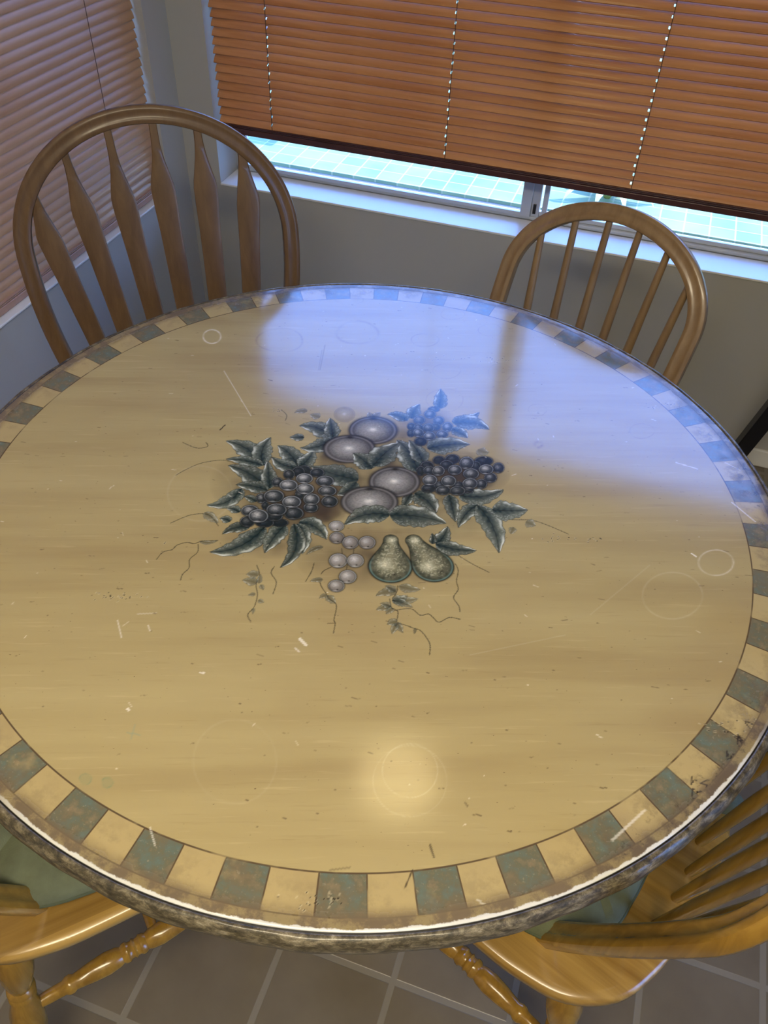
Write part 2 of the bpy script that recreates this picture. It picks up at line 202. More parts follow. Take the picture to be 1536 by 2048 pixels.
'DOTS':[[108.6,408.2,0.81],[102.9,397.9,1.04],[106.1,394.0,0.86],[98.1,390.5,0.79],[97.3,397.3,0.93],[114.5,418.3,1.02],[79.0,389.9,0.86],[87.2,405.8,0.78],[118.9,405.0,0.71],[138.0,415.7,1.24],[113.7,412.4,1.18],[108.0,405.9,0.92],[107.2,396.1,1.12],[94.3,400.5,0.75],[96.5,404.5,1.23],[120.8,407.4,1.01],[120.9,407.3,1.21],[96.9,406.5,0.72],[124.9,410.8,0.73],[92.4,407.6,0.83],[94.6,392.5,1.05],[144.2,421.3,1.22],[-1.2,361.5,0.76],[13.7,384.2,1.23],[45.6,385.0,0.98],[51.2,388.0,0.71],[-43.0,342.4,1.24],[2.5,374.5,1.09],[-26.0,363.6,1.21],[7.8,367.2,1.19],[-7.6,365.0,0.99],[33.0,378.2,1.23],[424.6,380.6,1.09],[429.4,382.5,1.24],[397.9,376.4,0.83],[399.2,383.2,1.15],[409.1,383.6,1.15],[408.0,379.4,0.83],[402.5,379.8,1.15],[418.0,375.0,1.2],[379.5,364.1,1.15],[413.8,386.8,0.96],[389.0,367.2,0.72],[372.8,361.1,1.19],[368.0,370.7,1.05],[421.0,383.7,1.13],[384.1,369.8,1.03],[426.2,381.0,1.25],[403.3,385.9,0.93],[390.9,381.2,0.96],[380.4,366.5,0.77],[396.8,377.2,0.87],[428.3,376.7,1.25],[442.4,379.2,1.05],[425.0,376.5,1.02],[381.9,361.6,1.13],[382.4,363.7,0.84],[406.8,382.0,0.71],[-252.2,-293.5,1.03],[-215.4,-290.8,0.79],[-223.0,-290.3,0.97],[-222.8,-297.4,0.79],[-243.1,-297.9,0.77],[-211.4,-287.2,0.78],[-240.3,-296.7,0.79],[-235.4,-293.8,1.11],[-199.0,-281.2,1.03],[-232.0,-293.2,0.97],[-206.3,-278.6,0.87],[-241.4,-288.5,0.77],[-221.3,-285.8,0.9],[-220.3,-285.4,1.02],[-212.2,-285.4,1.09],[-191.6,-278.4,1.14],[-222.4,-283.1,1.22],[-251.3,-294.3,0.93],[-226.4,-289.5,1.02],[-222.2,-291.2,0.96],[-255.3,-294.4,1.13],[-236.6,-292.2,0.82],[-251.1,-304.7,0.81],[-243.7,-294.8,0.94],[-232.7,-297.3,0.95],[-220.2,-290.1,1.16],[298.5,15.5,1.2],[325.2,22.0,1.23],[306.7,15.1,1.02],[277.1,10.0,0.9],[298.4,11.3,0.74],[284.5,6.0,0.86],[264.3,-0.1,1.22],[341.1,28.6,1.1],[336.3,22.6,1.15],[277.3,16.2,0.75],[327.4,23.5,0.82],[325.5,18.9,0.81],[324.8,16.2,1.24],[340.0,29.6,1.16],[276.0,5.6,0.9],[278.0,0.5,1.17],[330.6,26.8,0.88],[332.8,24.2,0.97],[272.6,-3.2,0.96],[307.5,18.0,0.95],[286.1,9.2,0.89],[284.1,12.1,1.14],[166.6,-544.9,1.02],[164.7,-553.7,0.98],[164.8,-548.9,1.16],[138.9,-547.8,1.03],[143.0,-564.4,1.05],[143.3,-556.9,1.23],[165.4,-545.1,0.98],[165.6,-547.7,0.73],[144.3,-550.8,0.73],[163.4,-545.6,0.84],[114.5,-560.2,1.08],[150.4,-554.6,0.81],[169.5,-543.5,1.21],[161.5,-542.7,0.95],[152.7,-554.0,0.85],[148.3,-548.3,0.84],[169.4,-539.0,0.79],[138.2,-564.5,0.71],[138.2,-561.4,0.82],[131.7,-555.3,0.71],[146.2,-557.4,0.98],[173.6,-546.6,0.79],[157.3,-547.9,0.73],[150.2,-551.0,0.81],[160.5,-545.9,1.11],[159.5,-540.7,0.97],[512.4,-218.8,1.11],[510.2,-221.0,0.9],[550.7,-201.6,0.99],[531.1,-224.3,0.92],[513.2,-216.6,0.7],[547.5,-211.5,1.11],[553.2,-210.3,1.22],[516.5,-227.9,0.81],[550.2,-198.5,1.19],[520.5,-226.4,1.14],[499.2,-228.7,0.94],[538.8,-219.3,1.07],[499.6,-232.2,1.12],[507.1,-231.1,1.18],[505.5,-217.9,0.79],[506.7,-229.2,0.9],[489.7,-226.5,0.82],[527.7,-228.1,1.13],[520.5,-212.7,0.74],[514.3,-217.0,1.03],[528.7,-228.7,0.74],[546.0,-206.7,1.22],[517.4,-227.7,1.21],[530.7,-207.7,1.12],[495.7,-225.1,0.8],[559.5,-211.6,0.97],[-200.2,130.4,0.9],[-195.2,136.3,0.97],[-191.5,133.4,1.19],[-194.3,131.7,0.75],[-189.3,135.8,0.89],[-193.3,131.2,1.1],[-195.2,138.3,0.72],[-202.8,137.0,0.8],[-218.1,-186.3,0.83],[-217.9,-188.7,1.19]],
'RINGS':[[-392.0,289.5,15.7,6.2,11.1,-21.6,1.6,0,0.85],[496.1,39.1,24.7,9.2,1.2,-26.4,1.6,0,0.42],[444.5,-40.8,40.6,14.9,3.5,-44.2,1.6,0,0.14],[-220.4,-82.1,46.9,17.6,29.5,-56.0,2,0,0.07],[-8.6,523.7,23.0,9.2,5.6,-20.5,1,1,0.55],[31.0,339.8,24.3,9.5,6.4,-22.8,1,1,0.4],[71.0,495.5,21.7,8.6,5.1,-21.4,1,1,0.4],[168.3,524.8,20.9,8.3,3.8,-20.1,1,1,0.4],[369.7,293.8,20.6,7.9,2.2,-20.7,1,1,0.5],[-31.7,419.2,25.4,10.0,6.5,-21.8,1.5,1,0.5],[-153.8,397.7,38.2,15.1,14.0,-38.4,4,1,0.35],[51.0,258.8,31.1,12.0,9.1,-32.5,1,1,0.35],[-274.5,323.6,41.5,16.4,16.7,-37.8,2.5,1,0.4],[200.8,287.6,15.5,6.0,3.4,-17.2,1,1,0.3],[219.5,200.6,5.9,2.3,1.4,-7.2,3.5,1,0.6],[-206.3,499.6,26.8,10.7,5.8,-15.5,1,1,0.3],[-125.4,-518.0,6.4,2.3,3.8,-5.8,1,2,0.7],[-101.6,-513.7,5.9,2.1,3.4,-5.3,1.2,2,0.7],[118.9,369.3,20.4,7.9,6.6,-28.9,1,1,0.3],[12.7,-445.3,45.7,16.3,23.7,-48.5,1.6,0,0.05],[194.8,-392.6,30.6,10.9,10.2,-32.5,0.8,0,0.13],[198.2,-403.6,40.4,14.4,13.2,-42.1,0.8,0,0.1]],
'SC':[[[-324.2,201.5],[-228.5,105.6],0.7,0,0.5],[[-207.1,-323.2],[-188.3,-344.7],1,0,0.5],[[-168.0,-317.1],[-161.0,-324.4],1,0,0.5],[[15.8,-272.7],[26.2,-278.4],4,0,0.7],[[15.4,-287.1],[22.0,-290.2],2,0,0.5],[[463.2,44.6],[469.5,40.9],2,0,0.9],[[513.1,171.1],[545.9,141.5],1.6,0,0.6],[[427.8,233.9],[460.3,230.1],2,0,0.5],[[499.8,261.2],[522.4,251.1],1.2,0,0.4],[[-189.0,-306.5],[-168.3,-297.3],1.5,0,0.25],[[322.3,-154.3],[218.2,-224.2],1,0,0.08],[[411.1,2.8],[347.1,-111.7],1,0,0.08],[[412.9,-396.6],[441.1,-352.7],2.5,0,0.45],[[296.8,-500.0],[320.4,-506.2],1.5,0,0.4],[[-258.4,56.2],[-256.7,70.2],2,1,0.9],[[170.1,-511.8],[152.4,-520.6],1.5,1,0.4],[[-173.3,263.4],[-193.7,338.1],1.5,1,0.35],[[-175.7,262.5],[-192.8,321.4],1,1,0.3],[[238.3,-463.9],[245.7,-474.6],2,1,0.7],[[229.0,-493.6],[227.2,-512.0],1.2,1,0.8],[[260.3,-408.3],[263.7,-411.2],2,1,0.5],[[-113.2,-455.2],[-98.7,-453.2],1.5,2,0.5],[[-110.3,-444.2],[-105.4,-460.8],1.5,2,0.4],[[-35.0,-541.6],[-21.2,-555.7],1,0,0.5],[[-75.4,-357.6],[-70.7,-356.7],2,0,0.7],[[-128.9,-429.2],[-126.6,-429.8],3,0,0.8]],
'SCR':[[[485.4,-297.1],[484.9,-307.1],[488.2,-299.7],[490.2,-299.6]],[[498.6,-311.7],[489.6,-323.5],[486.8,-311.9],[493.5,-313.3]],[[501.0,-306.1],[501.8,-301.6],[495.3,-301.8],[503.6,-294.3]],[[495.5,-310.7],[491.9,-314.2],[500.7,-310.0],[494.7,-325.8]],[[510.5,-305.5],[512.6,-303.2],[511.4,-300.7],[507.0,-292.9]],[[516.0,-298.4],[511.2,-286.7],[515.6,-297.8],[520.2,-281.6]],[[521.2,-259.5],[520.0,-250.6],[523.4,-260.2],[520.1,-262.6]],[[524.8,-261.8],[527.2,-253.9],[532.7,-255.4],[526.4,-263.6]],[[528.7,-231.0],[535.3,-234.5],[537.6,-237.9],[531.7,-225.3]],[[542.5,-241.1],[533.1,-240.4],[532.4,-227.2],[539.5,-236.0]],[[545.7,-225.2],[551.9,-208.8],[539.2,-205.6],[544.9,-212.9]]]
}
def table_material():
    m=NT('painted_tabletop'); co=m.coord()
    s=m.n('ShaderNodeSeparateXYZ'); m.t.links.new(co,s.inputs[0]); X,Y,Z=s.outputs
    r=m.math('SQRT',m.add(m.mul(X,X),m.mul(Y,Y))); a=m.math('ARCTAN2',Y,X)   # radians
    # golden tan glaze with brushed streaks running with the grain
    rc=m.map(co,rot=(0,0,math.radians(-20)))
    g1=m.noise(m.map(rc,scale=(1.7,17,1)),1.,3,.5,.2); g2=m.noise(m.map(rc,scale=(9,170,1)),1.,4,.65,.2); g3=m.noise(co,2.6,3,.5)
    base=m.ramp(g1,[(.28,(.40,.30,.135)),(.48,(.465,.365,.165)),(.74,(.51,.41,.19))])
    base=m.mix(m.mul(m.step(g2,.57,.76),.22),base,(.24,.15,.06,1))
    base=m.mix(m.mul(m.step(g2,.30,.42,1.,0.),.25),base,(.66,.52,.27,1))
    base=m.mix(m.mul(m.step(g3,.52,.72),.30),base,(.34,.225,.11,1))
    specks=m.noise(m.map(rc,scale=(170,420,1)),1.,2,.5); base=m.mix(m.mul(m.step(specks,.735,.76),.75),base,(.10,.055,.03,1))
    # checks
    corr=m.sub(m.mul(m.sub(1.,m.math('COSINE',m.add(a,math.radians(70)))),math.radians(1.0)),m.mul(m.step(m.math('COSINE',m.add(a,math.radians(67))),.980,.998),math.radians(.55)))
    an=m.add(a,corr); k=m.mul(m.add(an,math.radians(103.55+4.737*40)),1/math.radians(4.737))
    par=m.math('FLOORED_MODULO' if False else 'MODULO',k,2.); blue=m.step(par,.99,1.01,1.,0.)
    e=m.math('FRACT',k); de=m.mul(m.math('MINIMUM',e,m.sub(1.,e)),math.radians(4.737)*.565)
    n1=m.noise(co,55,5,.65); n2=m.noise(co,22,4,.6); n3=m.noise(co,240,3,.6)
    bl=m.ramp(n1,[(.34,(.26,.20,.115)),(.48,(.165,.16,.10)),(.60,(.145,.175,.135)),(.74,(.15,.21,.19))])
    bl=m.mix(m.mul(m.step(n2,.48,.62),.55),bl,(.20,.155,.09,1)); bl=m.mix(m.mul(m.step(n3,.6,.7),.35),bl,(.42,.37,.25,1))
    wear=m.step(m.noise(co,14,4,.6),.58,.70)
    inband=m.mul(m.step(r,.5445,.5455),m.step(r,.5865,.5875,1.,0.))
    ch=m.mix(m.step(m.noise(co,9,3,.5),.5,.72),(.50,.385,.175,1),(.43,.325,.155,1))
    col=m.mix(inband,base,ch)
    col=m.mix(m.mul(m.mul(inband,blue),m.sub(1.,m.mul(wear,.45))),col,bl)
    ln=m.math('MAXIMUM',m.math('MAXIMUM',m.band(r,.545,.0009,.0005),m.mul(m.band(r,.587,.0007,.0005),.75)),m.mul(inband,m.step(de,.0004,.0012,1.,0.)))
    ln=m.mul(ln,m.step(m.noise(co,18,3,.6),.36,.5,.45,.95))
    col=m.mix(ln,col,(.10,.065,.035,1))
    # grubby outer margin, heavier on the far right and far left of the rim
    d1=m.math('COSINE',m.sub(a,math.radians(24))); d2=m.math('COSINE',m.sub(a,math.radians(118))); d3=m.math('COSINE',m.sub(a,math.radians(-30)))
    heavy=m.math('MAXIMUM',m.math('MAXIMUM',m.step(d1,.90,.985),m.mul(m.step(d2,.90,.985),.8)),m.mul(m.step(d3,.93,.99),.6))
    outer=m.step(r,.572,.591); nn=m.noise(co,34,6,.7)
    grime=m.mul(m.step(r,.53,.592),m.step(nn,.46,.64)); grime=m.math('MAXIMUM',m.mul(grime,m.add(.35,m.mul(heavy,.6))),m.mul(outer,m.step(nn,.40,.56,.5,.97)))
    col=m.mix(grime,col,m.mix(heavy,(.175,.125,.072,1),(.10,.072,.052,1)))
    blk=m.mul(m.mul(heavy,m.step(r,.552,.59)),m.step(m.noise(co,60,6,.75),.56,.64)); col=m.mix(m.mul(blk,.85),col,(.025,.02,.022,1))
    # worn white stripe against the groove (near side only)
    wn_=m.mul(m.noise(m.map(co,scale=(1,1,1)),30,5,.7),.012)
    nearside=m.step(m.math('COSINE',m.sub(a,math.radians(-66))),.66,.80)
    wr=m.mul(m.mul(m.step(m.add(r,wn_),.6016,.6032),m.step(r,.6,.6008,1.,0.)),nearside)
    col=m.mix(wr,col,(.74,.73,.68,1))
    # bead beyond the groove
    bn=m.noise(m.map(co,scale=(1,1,3)),60,8,.78,.3)
    bead=m.ramp(bn,[(.36,(.018,.014,.007)),(.48,(.075,.06,.033)),(.60,(.22,.18,.11)),(.74,(.5,.46,.34))])
    inb=m.math('MAXIMUM',m.step(r,.6003,.6008),m.step(Z,-.0016,-.001,1.,0.)); col=m.mix(inb,col,bead)
    col=m.mix(m.band(r,.6003,.0008,.0004),col,(.012,.01,.008,1))
    top=m.step(Z,-.0006,-.0002)
    # painted still life carried by the mesh
    at=m.n('ShaderNodeVertexColor',layer_name='paint'); inv=m.sub(1.,at.outputs['Alpha'])
    sc=m.n('ShaderNodeVectorMath',operation='SCALE'); m.t.links.new(col,sc.inputs[0]); m.t.links.new(inv,sc.inputs[3])
    ad=m.n('ShaderNodeVectorMath',operation='ADD'); m.t.links.new(sc.outputs[0],ad.inputs[0]); m.t.links.new(at.outputs['Color'],ad.inputs[1])
    rough=m.math('ADD',m.mul(m.noise(co,7,3,.6),.10),m.mul(g2,.10))
    rough=m.add(rough,m.mul(m.math('MAXIMUM',grime,inb),.30))
    m.set(color=ad.outputs[0],rough=m.add(rough,.04),coat=0.35,coatr=.10,ior=1.5)
    h=m.add(m.mul(g2,.2),m.mul(m.mul(bn,inb),8.)); m.bump(h,.12,.0010)
    return m.m
M['table']=table_material()

def paint_layers(xs,ys):
    H,W=len(ys),len(xs); C=np.zeros((H,W,3)); A=np.zeros((H,W)); rg=np.random.RandomState(11)
    def fbm(cell,seed):
        q=np.random.RandomState(seed); n=int(1400/cell)+3; g=q.rand(n,n)
        fx=(xs*1000+700)/cell; fy=(ys*1000+700)/cell; ix=fx.astype(int); iy=fy.astype(int); tx=(fx-ix); ty=(fy-iy); tx=tx*tx*(3-2*tx); ty=(ty*ty*(3-2*ty))[:,None]
        a=g[iy][:,ix]; b=g[iy][:,ix+1]; c=g[iy+1][:,ix]; d=g[iy+1][:,ix+1]
        return (a*(1-tx)+b*tx)*(1-ty)+(c*(1-tx)+d*tx)*ty
    N1=fbm(1.6,1); N2=fbm(4.,2); N3=fbm(14.,3)
    X=xs*1000; Y=ys*1000
    def win(x0,x1,y0,y1):
        i0,i1=np.searchsorted(X,[x0,x1]); j0,j1=np.searchsorted(Y,[y0,y1])
        if i1-i0<1 or j1-j0<1: return None
        return slice(j0,j1),slice(i0,i1)
    def over(sl,col,a):
        a=np.clip(a,0,1); col=np.asarray(col,float)
        if col.ndim==1: col=np.broadcast_to(col,a.shape+(3,))
        C[sl]=C[sl]*(1-a[...,None])+col*a[...,None]; A[sl]=A[sl]*(1-a)+a
    def sm(v,lo,hi):
        t=np.clip((v-lo)/(hi-lo),0,1); return t*t*(3-2*t)
    def lerp(a,b,t): return np.asarray(a,float)*(1-t[...,None])+np.asarray(b,float)*t[...,None]
    def ell(e,fn,grow=1.0):
        cx,cy,ux,uy,vx,vy=e[:6]; ex=(abs(ux)+abs(vx))*grow*1.1; ey=(abs(uy)+abs(vy))*grow*1.1
        sl=win(cx-ex,cx+ex,cy-ey,cy+ey)
        if sl is None: return
        dx=X[sl[1]][None,:]-cx; dy=Y[sl[0]][:,None]-cy; det=ux*vy-uy*vx
        p=(dx*vy-dy*vx)/det; q=(ux*dy-uy*dx)/det       # q>0 towards the viewer's side
        fn(sl,p,q,np.sqrt(p*p+q*q),math.hypot(ux,uy))
    def shade(e):
        def f(sl,p,q,rr,R): over(sl,lerp((.13,.085,.045),(.10,.075,.05),N3[sl]),1.5*e[6]*np.clip(1-rr,0,1)**.65*(.55+.7*N3[sl]))
        ell(e,f)
    def grape(e,warm=0,bright=1.):
        t=e[6]
        def f(sl,p,q,rr,R):
            body=lerp((.020,.035,.042),(.085,.095,.095),np.full(p.shape,min(1,t*1.1)))
            if warm: body=lerp((.12,.095,.08),(.26,.24,.20),np.full(p.shape,t))
            hx,hy=-.18,-.22; hl=np.exp(-((p-hx)**2+(q-hy)**2)/.20)
            hi=np.array((.47,.45,.40)) if not warm else np.array((.56,.53,.48))
            sp=(.55+.9*N1[sl]); c=body+(hi-body)*(np.clip(hl*t*1.05*sp,0,1))[...,None]
            dk=sm(rr,.70,.93)*(1-t*.2); c=c*(1-.55*dk[...,None])
            rim=np.exp(-((rr-.93)/.055)**2)*(.35+.5*t)*(.4+.6*sm(-p*0.3-q,-.3,1.0)+.35*sm(p,.3,1))
            c=c+(np.array((.36,.38,.36))-c)*np.clip(rim,0,1)[...,None]
            c=c*(1-.9*np.exp(-((p-.12)**2+(q-.66)**2)/.012)[...,None]); 
            c=c+(np.array((.6,.58,.5))-c)*(.8*t*np.exp(-((p+.1)**2/.10+(q-.80)**2/.006)))[...,None]
            over(sl,c,sm(rr,1.03,.97) if False else 1-sm(rr,.96,1.04))
        def sh(sl,p,q,rr,R): over(sl,(.018,.022,.026),.75*(1-sm(rr,.95,1.22)))
        ell(e,sh,1.25); ell(e,f)
    def plum(e):
        def sh(sl,p,q,rr,R): over(sl,(.03,.03,.035),.8*(1-sm(rr,.96,1.14)))
        def f(sl,p,q,rr,R):
            sp=.75+.5*N1[sl]; t=np.clip(np.exp(-((p+.05)**2+(q+.02)**2)/.42),0,1)
            c=lerp((.085,.08,.075),(.33,.31,.265),np.clip(t*sp,0,1))
            c=c*(1-.5*sm(rr,.72,.9)[...,None]*(1-.4*sm(q,-.2,.6))[...,None])
            ring=np.exp(-((rr-.9)/.06)**2); c=c+(np.array((.27,.25,.22))-c)*(ring*.55)[...,None]
            c=c+(np.array((.75,.72,.62))-c)*(np.clip(np.exp(-((p+.02)**2/.022+(q+.04)**2/.018))*sp*.9,0,1))[...,None]
            c=c*(1-.75*np.exp(-((p-.02)**2/.02+(q+.86)**2/.01))[...,None])
            a=(1-sm(rr,.975,1.02))*(e[6]>.4 and 1 or .35); over(sl,c,a)
        if e[6]>.4: ell(e,sh,1.2)
        ell(e,f)
    def leaf(L,k=0,outline=.9,al=1.):
        bx,by,mx,my,tx,ty,w,tone=L; w=w*1.4; t=np.linspace(0,1,26)
        cx=2*mx-.5*(bx+tx); cy=2*my-.5*(by+ty)
        qx=(1-t)**2*bx+2*t*(1-t)*cx+t*t*tx; qy=(1-t)**2*by+2*t*(1-t)*cy+t*t*ty
        sl=win(qx.min()-w*1.3,qx.max()+w*1.3,qy.min()-w*1.3,qy.max()+w*1.3)
        if sl is None: return
        gx=X[sl[1]][None,:]; gy=Y[sl[0]][:,None]
        best=np.full((gy.shape[0],gx.shape[1]),1e9); tt=np.zeros_like(best); sd=np.zeros_like(best)
        for i in range(25):
            ax,ay=qx[i],qy[i]; dx,dy=qx[i+1]-ax,qy[i+1]-ay; l2=dx*dx+dy*dy+1e-9
            u=np.clip(((gx-ax)*dx+(gy-ay)*dy)/l2,0,1); ex=gx-ax-u*dx; ey=gy-ay-u*dy; d=ex*ex+ey*ey; m_=d<best
            best=np.where(m_,d,best); tt=np.where(m_,(i+u)/25,tt); sd=np.where(m_,np.sign(dx*ey-dy*ex),sd)
        d=np.sqrt(best); ph=(L[0]*7.3+L[1]*3.1)%6.28
        prof=np.sin(np.pi*np.clip(tt,0,1)**.75)**.75*(1-.25*tt)
        teeth=1+.06*np.sin(tt*34+ph+sd*1.3)*sm(tt,.15,.35)+.07*np.sin(tt*13+ph)
        ww=np.maximum(w*prof*teeth*.92,.15); e_=d/ww
        # veins sweep from the midrib outwards
        vein=np.sin((tt*1.0-e_*.16)*38+ph+sd)*.5+.5
        base=np.array((.175,.185,.135))*(.55+.8*tone); dark=np.array((.022,.055,.060)); mid=np.array((.11,.14,.105))*(.6+.8*tone)
        c=lerp(dark,base,np.clip(e_*1.2+tt*.75-.22+.35*(N2[sl]-.5),0,1)); c=c+(mid-c)*(.45*vein)[...,None]
        c=c+(np.array((.30,.32,.27))*(.7+.6*tone)-c)*(np.clip(.55*sm(N1[sl],.45,.9)*sm(e_,.25,.7),0,1))[...,None]
        c=c*(1-.65*np.exp(-(d/.55)**2)*(1-.6*tt))[...,None] if w>3 else c
        if w>4:
            hl=np.exp(-((e_-.80)/.16)**2)*sm(tt,.62,.82)*(sd>0)+np.exp(-((e_-.82)/.12)**2)*.6*sm(tt,.30,.42)*(1-sm(tt,.5,.6))*(sd>0)
            c=c+(np.array((.72,.74,.62))-c)*np.clip(hl*.95,0,1)[...,None]
        a=1-sm(d-ww,-.35,.45)
        ol=np.exp(-((d-ww)/.5)**2)*outline*.7
        over(sl,c,a*al); over(sl,(.02,.03,.03),ol*al*sm(tt,0.01,.06))
    def seg(p0,p1,w,col,a,taper=1.):
        x0,y0=p0;x1,y1=p1; sl=win(min(x0,x1)-w-1,max(x0,x1)+w+1,min(y0,y1)-w-1,max(y0,y1)+w+1)
        if sl is None: return
        gx=X[sl[1]][None,:]; gy=Y[sl[0]][:,None]; dx,dy=x1-x0,y1-y0; u=np.clip(((gx-x0)*dx+(gy-y0)*dy)/(dx*dx+dy*dy+1e-9),0,1)
        d=np.hypot(gx-x0-u*dx,gy-y0-u*dy); over(sl,col,a*(1-sm(d,w*.4,w*.4+.6)))
    def poly(pts,w,col,a):
        q=[(p.x,p.y) for p in catmull([(x,y,0) for x,y in pts],5,False)] if len(pts)>2 else pts
        for i in range(len(q)-1): seg(q[i],q[i+1],w,col,a)
    def pear(P):
        x0,y0,x1,y1,r0,r1=P; m=max(r0,r1)*1.5; sl=win(min(x0,x1)-m,max(x0,x1)+m,min(y0,y1)-m,max(y0,y1)+m)
        gx=X[sl[1]][None,:]; gy=Y[sl[0]][:,None]; dx,dy=x1-x0,y1-y0; L=math.hypot(dx,dy)
        u=((gx-x0)*dx+(gy-y0)*dy)/L; v=((gx-x0)*dy-(gy-y0)*dx)/L
        t=np.clip(u/L,0,1); rad=r0+(r1-r0)*(t*t*(3-2*t))
        uu=np.where(u<0,u,np.where(u>L,u-L,0.)); rr=np.sqrt((v/rad)**2+(uu/np.where(u>L,r1*1.0,r0))**2)
        over(sl,(.03,.035,.03),.75*(1-sm(rr,.98,1.10)))
        sp=N1[sl]; c=lerp((.075,.085,.055),(.235,.22,.13),np.clip(1-rr*.9+.5*(N2[sl]-.5),0,1))
        c=c+(np.array((.42,.40,.26))-c)*(np.clip(sm(sp,.55,.95)*(1-sm(rr,.4,.85))*.8,0,1))[...,None]
        def spot(pu,pv,s,k):
            nonlocal c
            g=np.exp(-((u-pu)**2+(v-pv)**2)/(s*s))*(.6+.8*sp); c=c+(np.array((.72,.68,.45))-c)*np.clip(g*k,0,1)[...,None]
        spot(0,-.15*r0,r0*.45,.7); spot(L*.95,.25*r1,r1*.28,.65)
        rim=np.exp(-((rr-.93)/.05)**2)*sm(u,L*.5,L*1.1); c=c+(np.array((.13,.22,.19))-c)*(rim*.9)[...,None]
        c=c*(1-.6*np.exp(-((rr-1.0)/.05)**2))[...,None]
        eu=u-(L+r1*.50); ang=np.arctan2(eu,v+.2*r1); er=np.hypot(eu,v+.2*r1); c=c*(1-.8*np.exp(-(er/3.4)**2)*(.5+.5*np.cos(ang*9)))[...,None]
        over(sl,c,1-sm(rr,.98,1.02))
    D=DATA
    for e in D['SHADE']: shade(e)
    for l in D['LN']: poly(l,.9,(.10,.085,.05),.75)
    for L in D['VL']: leaf(L,outline=.7,al=.62)
    for L in D['LF1']: leaf(L)
    for e in D['PL'][:4]: plum(e)
    for L in D['LF2']: leaf(L)
    for e in D['PL'][4:]: plum(e)
    for e in D['GR']: grape(e)
    for e in D['GL']: grape(e)
    for e in D['BE']: grape(e,warm=1)
    for P in D['PEAR']: pear(P)
    for L in D['LF3']: leaf(L)
    # wear on the finish: rings, scratches, pin holes
    for x in D['RINGS']:
        w,kd,st=x[6:9]; col=[(.74,.68,.52),(.22,.15,.10),(.20,.25,.13)][kd]
        def f(sl,p,q,rr,R):
            an=np.arctan2(q,p); br=.6+.4*np.sin(an*2+x[0])+.25*np.sin(an*5+x[1]); a=np.exp(-((rr-.92+.03*np.sin(an*3+x[0])*(kd>0))*R/(w*.75))**2)*st*(np.clip(br,.25,1) if kd else np.clip(br+.35,.5,1))
            over(sl,col,a*(.7+.5*N2[sl]))
            if kd==2: over(sl,col,.25*(rr<.9))
        ell(x,f,1.4)
    for a,b,w,kd,st in D['SC']: seg(a,b,w,[(.82,.78,.66),(.09,.06,.04),(.25,.30,.2)][kd],st)
    for s_ in D['SCR']: poly(s_,.8,(.05,.04,.045),.8)
    for x,y,s_ in D['DOTS']:
        seg((x,y),(x+.1,y),1.5*s_+.8,(.75,.65,.42),.35); seg((x,y),(x+.1,y),1.1*s_,(.03,.02,.012),1.)
    for i in range(420):
        rr=540*math.sqrt(rg.rand()); an=rg.rand()*6.28; x,y=rr*math.cos(an),rr*math.sin(an); l=rg.rand()**3*9+.6; c_=(.13,.08,.045) if rg.rand()<.85 else (.75,.68,.5)
        an2=math.radians(15)+rg.normal()*(.15 if c_[0]<.5 else 1.); seg((x,y),(x+l*math.cos(an2),y+l*math.sin(an2)),.35+rg.rand()*.8,c_,.3+.45*rg.rand())
    lum=(C/np.maximum(A,1e-4)[...,None]).mean(-1); k_=.50+.72*sm(lum,.03,.22); C*=k_[...,None]
    return C,A

def table_top(parent):
    def axis(lo,hi,fine,coarse,R):
        a=list(np.arange(-R,lo,coarse)); b=list(np.arange(lo,hi,fine)); c=list(np.arange(hi,R+coarse,coarse)); return np.array(a+b+c)
    xs=axis(-.30,.30,.0010,.0016,.588); ys=axis(-.24,.23,.0010,.0016,.588)
    C,A=paint_layers(xs,ys); H,W=len(ys),len(xs)
    XX,YY=np.meshgrid(xs,ys); inside=(XX**2+YY**2)<.5885**2
    q=inside[:-1,:-1]&inside[1:,:-1]&inside[:-1,1:]&inside[1:,1:]
    idx=np.arange(H*W).reshape(H,W); f=np.stack([idx[:-1,:-1][q],idx[:-1,1:][q],idx[1:,1:][q],idx[1:,:-1][q]],1)
    used=np.zeros(H*W,bool); used[f.ravel()]=True; remap=np.cumsum(used)-1; f=remap[f]
    co=np.stack([XX.ravel()[used],YY.ravel()[used],np.zeros(used.sum())],1)
    me=bpy.data.meshes.new('tabletop'); nv=len(co); nf=len(f)
    me.vertices.add(nv); me.vertices.foreach_set('co',co.astype(np.float32).ravel())
    me.loops.add(nf*4); me.loops.foreach_set('vertex_index',f.astype(np.int32).ravel())
    me.polygons.add(nf); me.polygons.foreach_set('loop_start',np.arange(0,nf*4,4,dtype=np.int32))
    me.update(calc_edges=True)
    at=me.color_attributes.new('paint','FLOAT_COLOR','POINT')
    rgba=np.concatenate([C.reshape(-1,3)[used],A.reshape(-1,1)[used]],1).astype(np.float32); at.data.foreach_set('color',rgba.ravel())
    me.materials.append(M['table']); me.shade_flat()
    o=bpy.data.objects.new('tabletop',me); COL.objects.link(o); o.parent=parent; return o

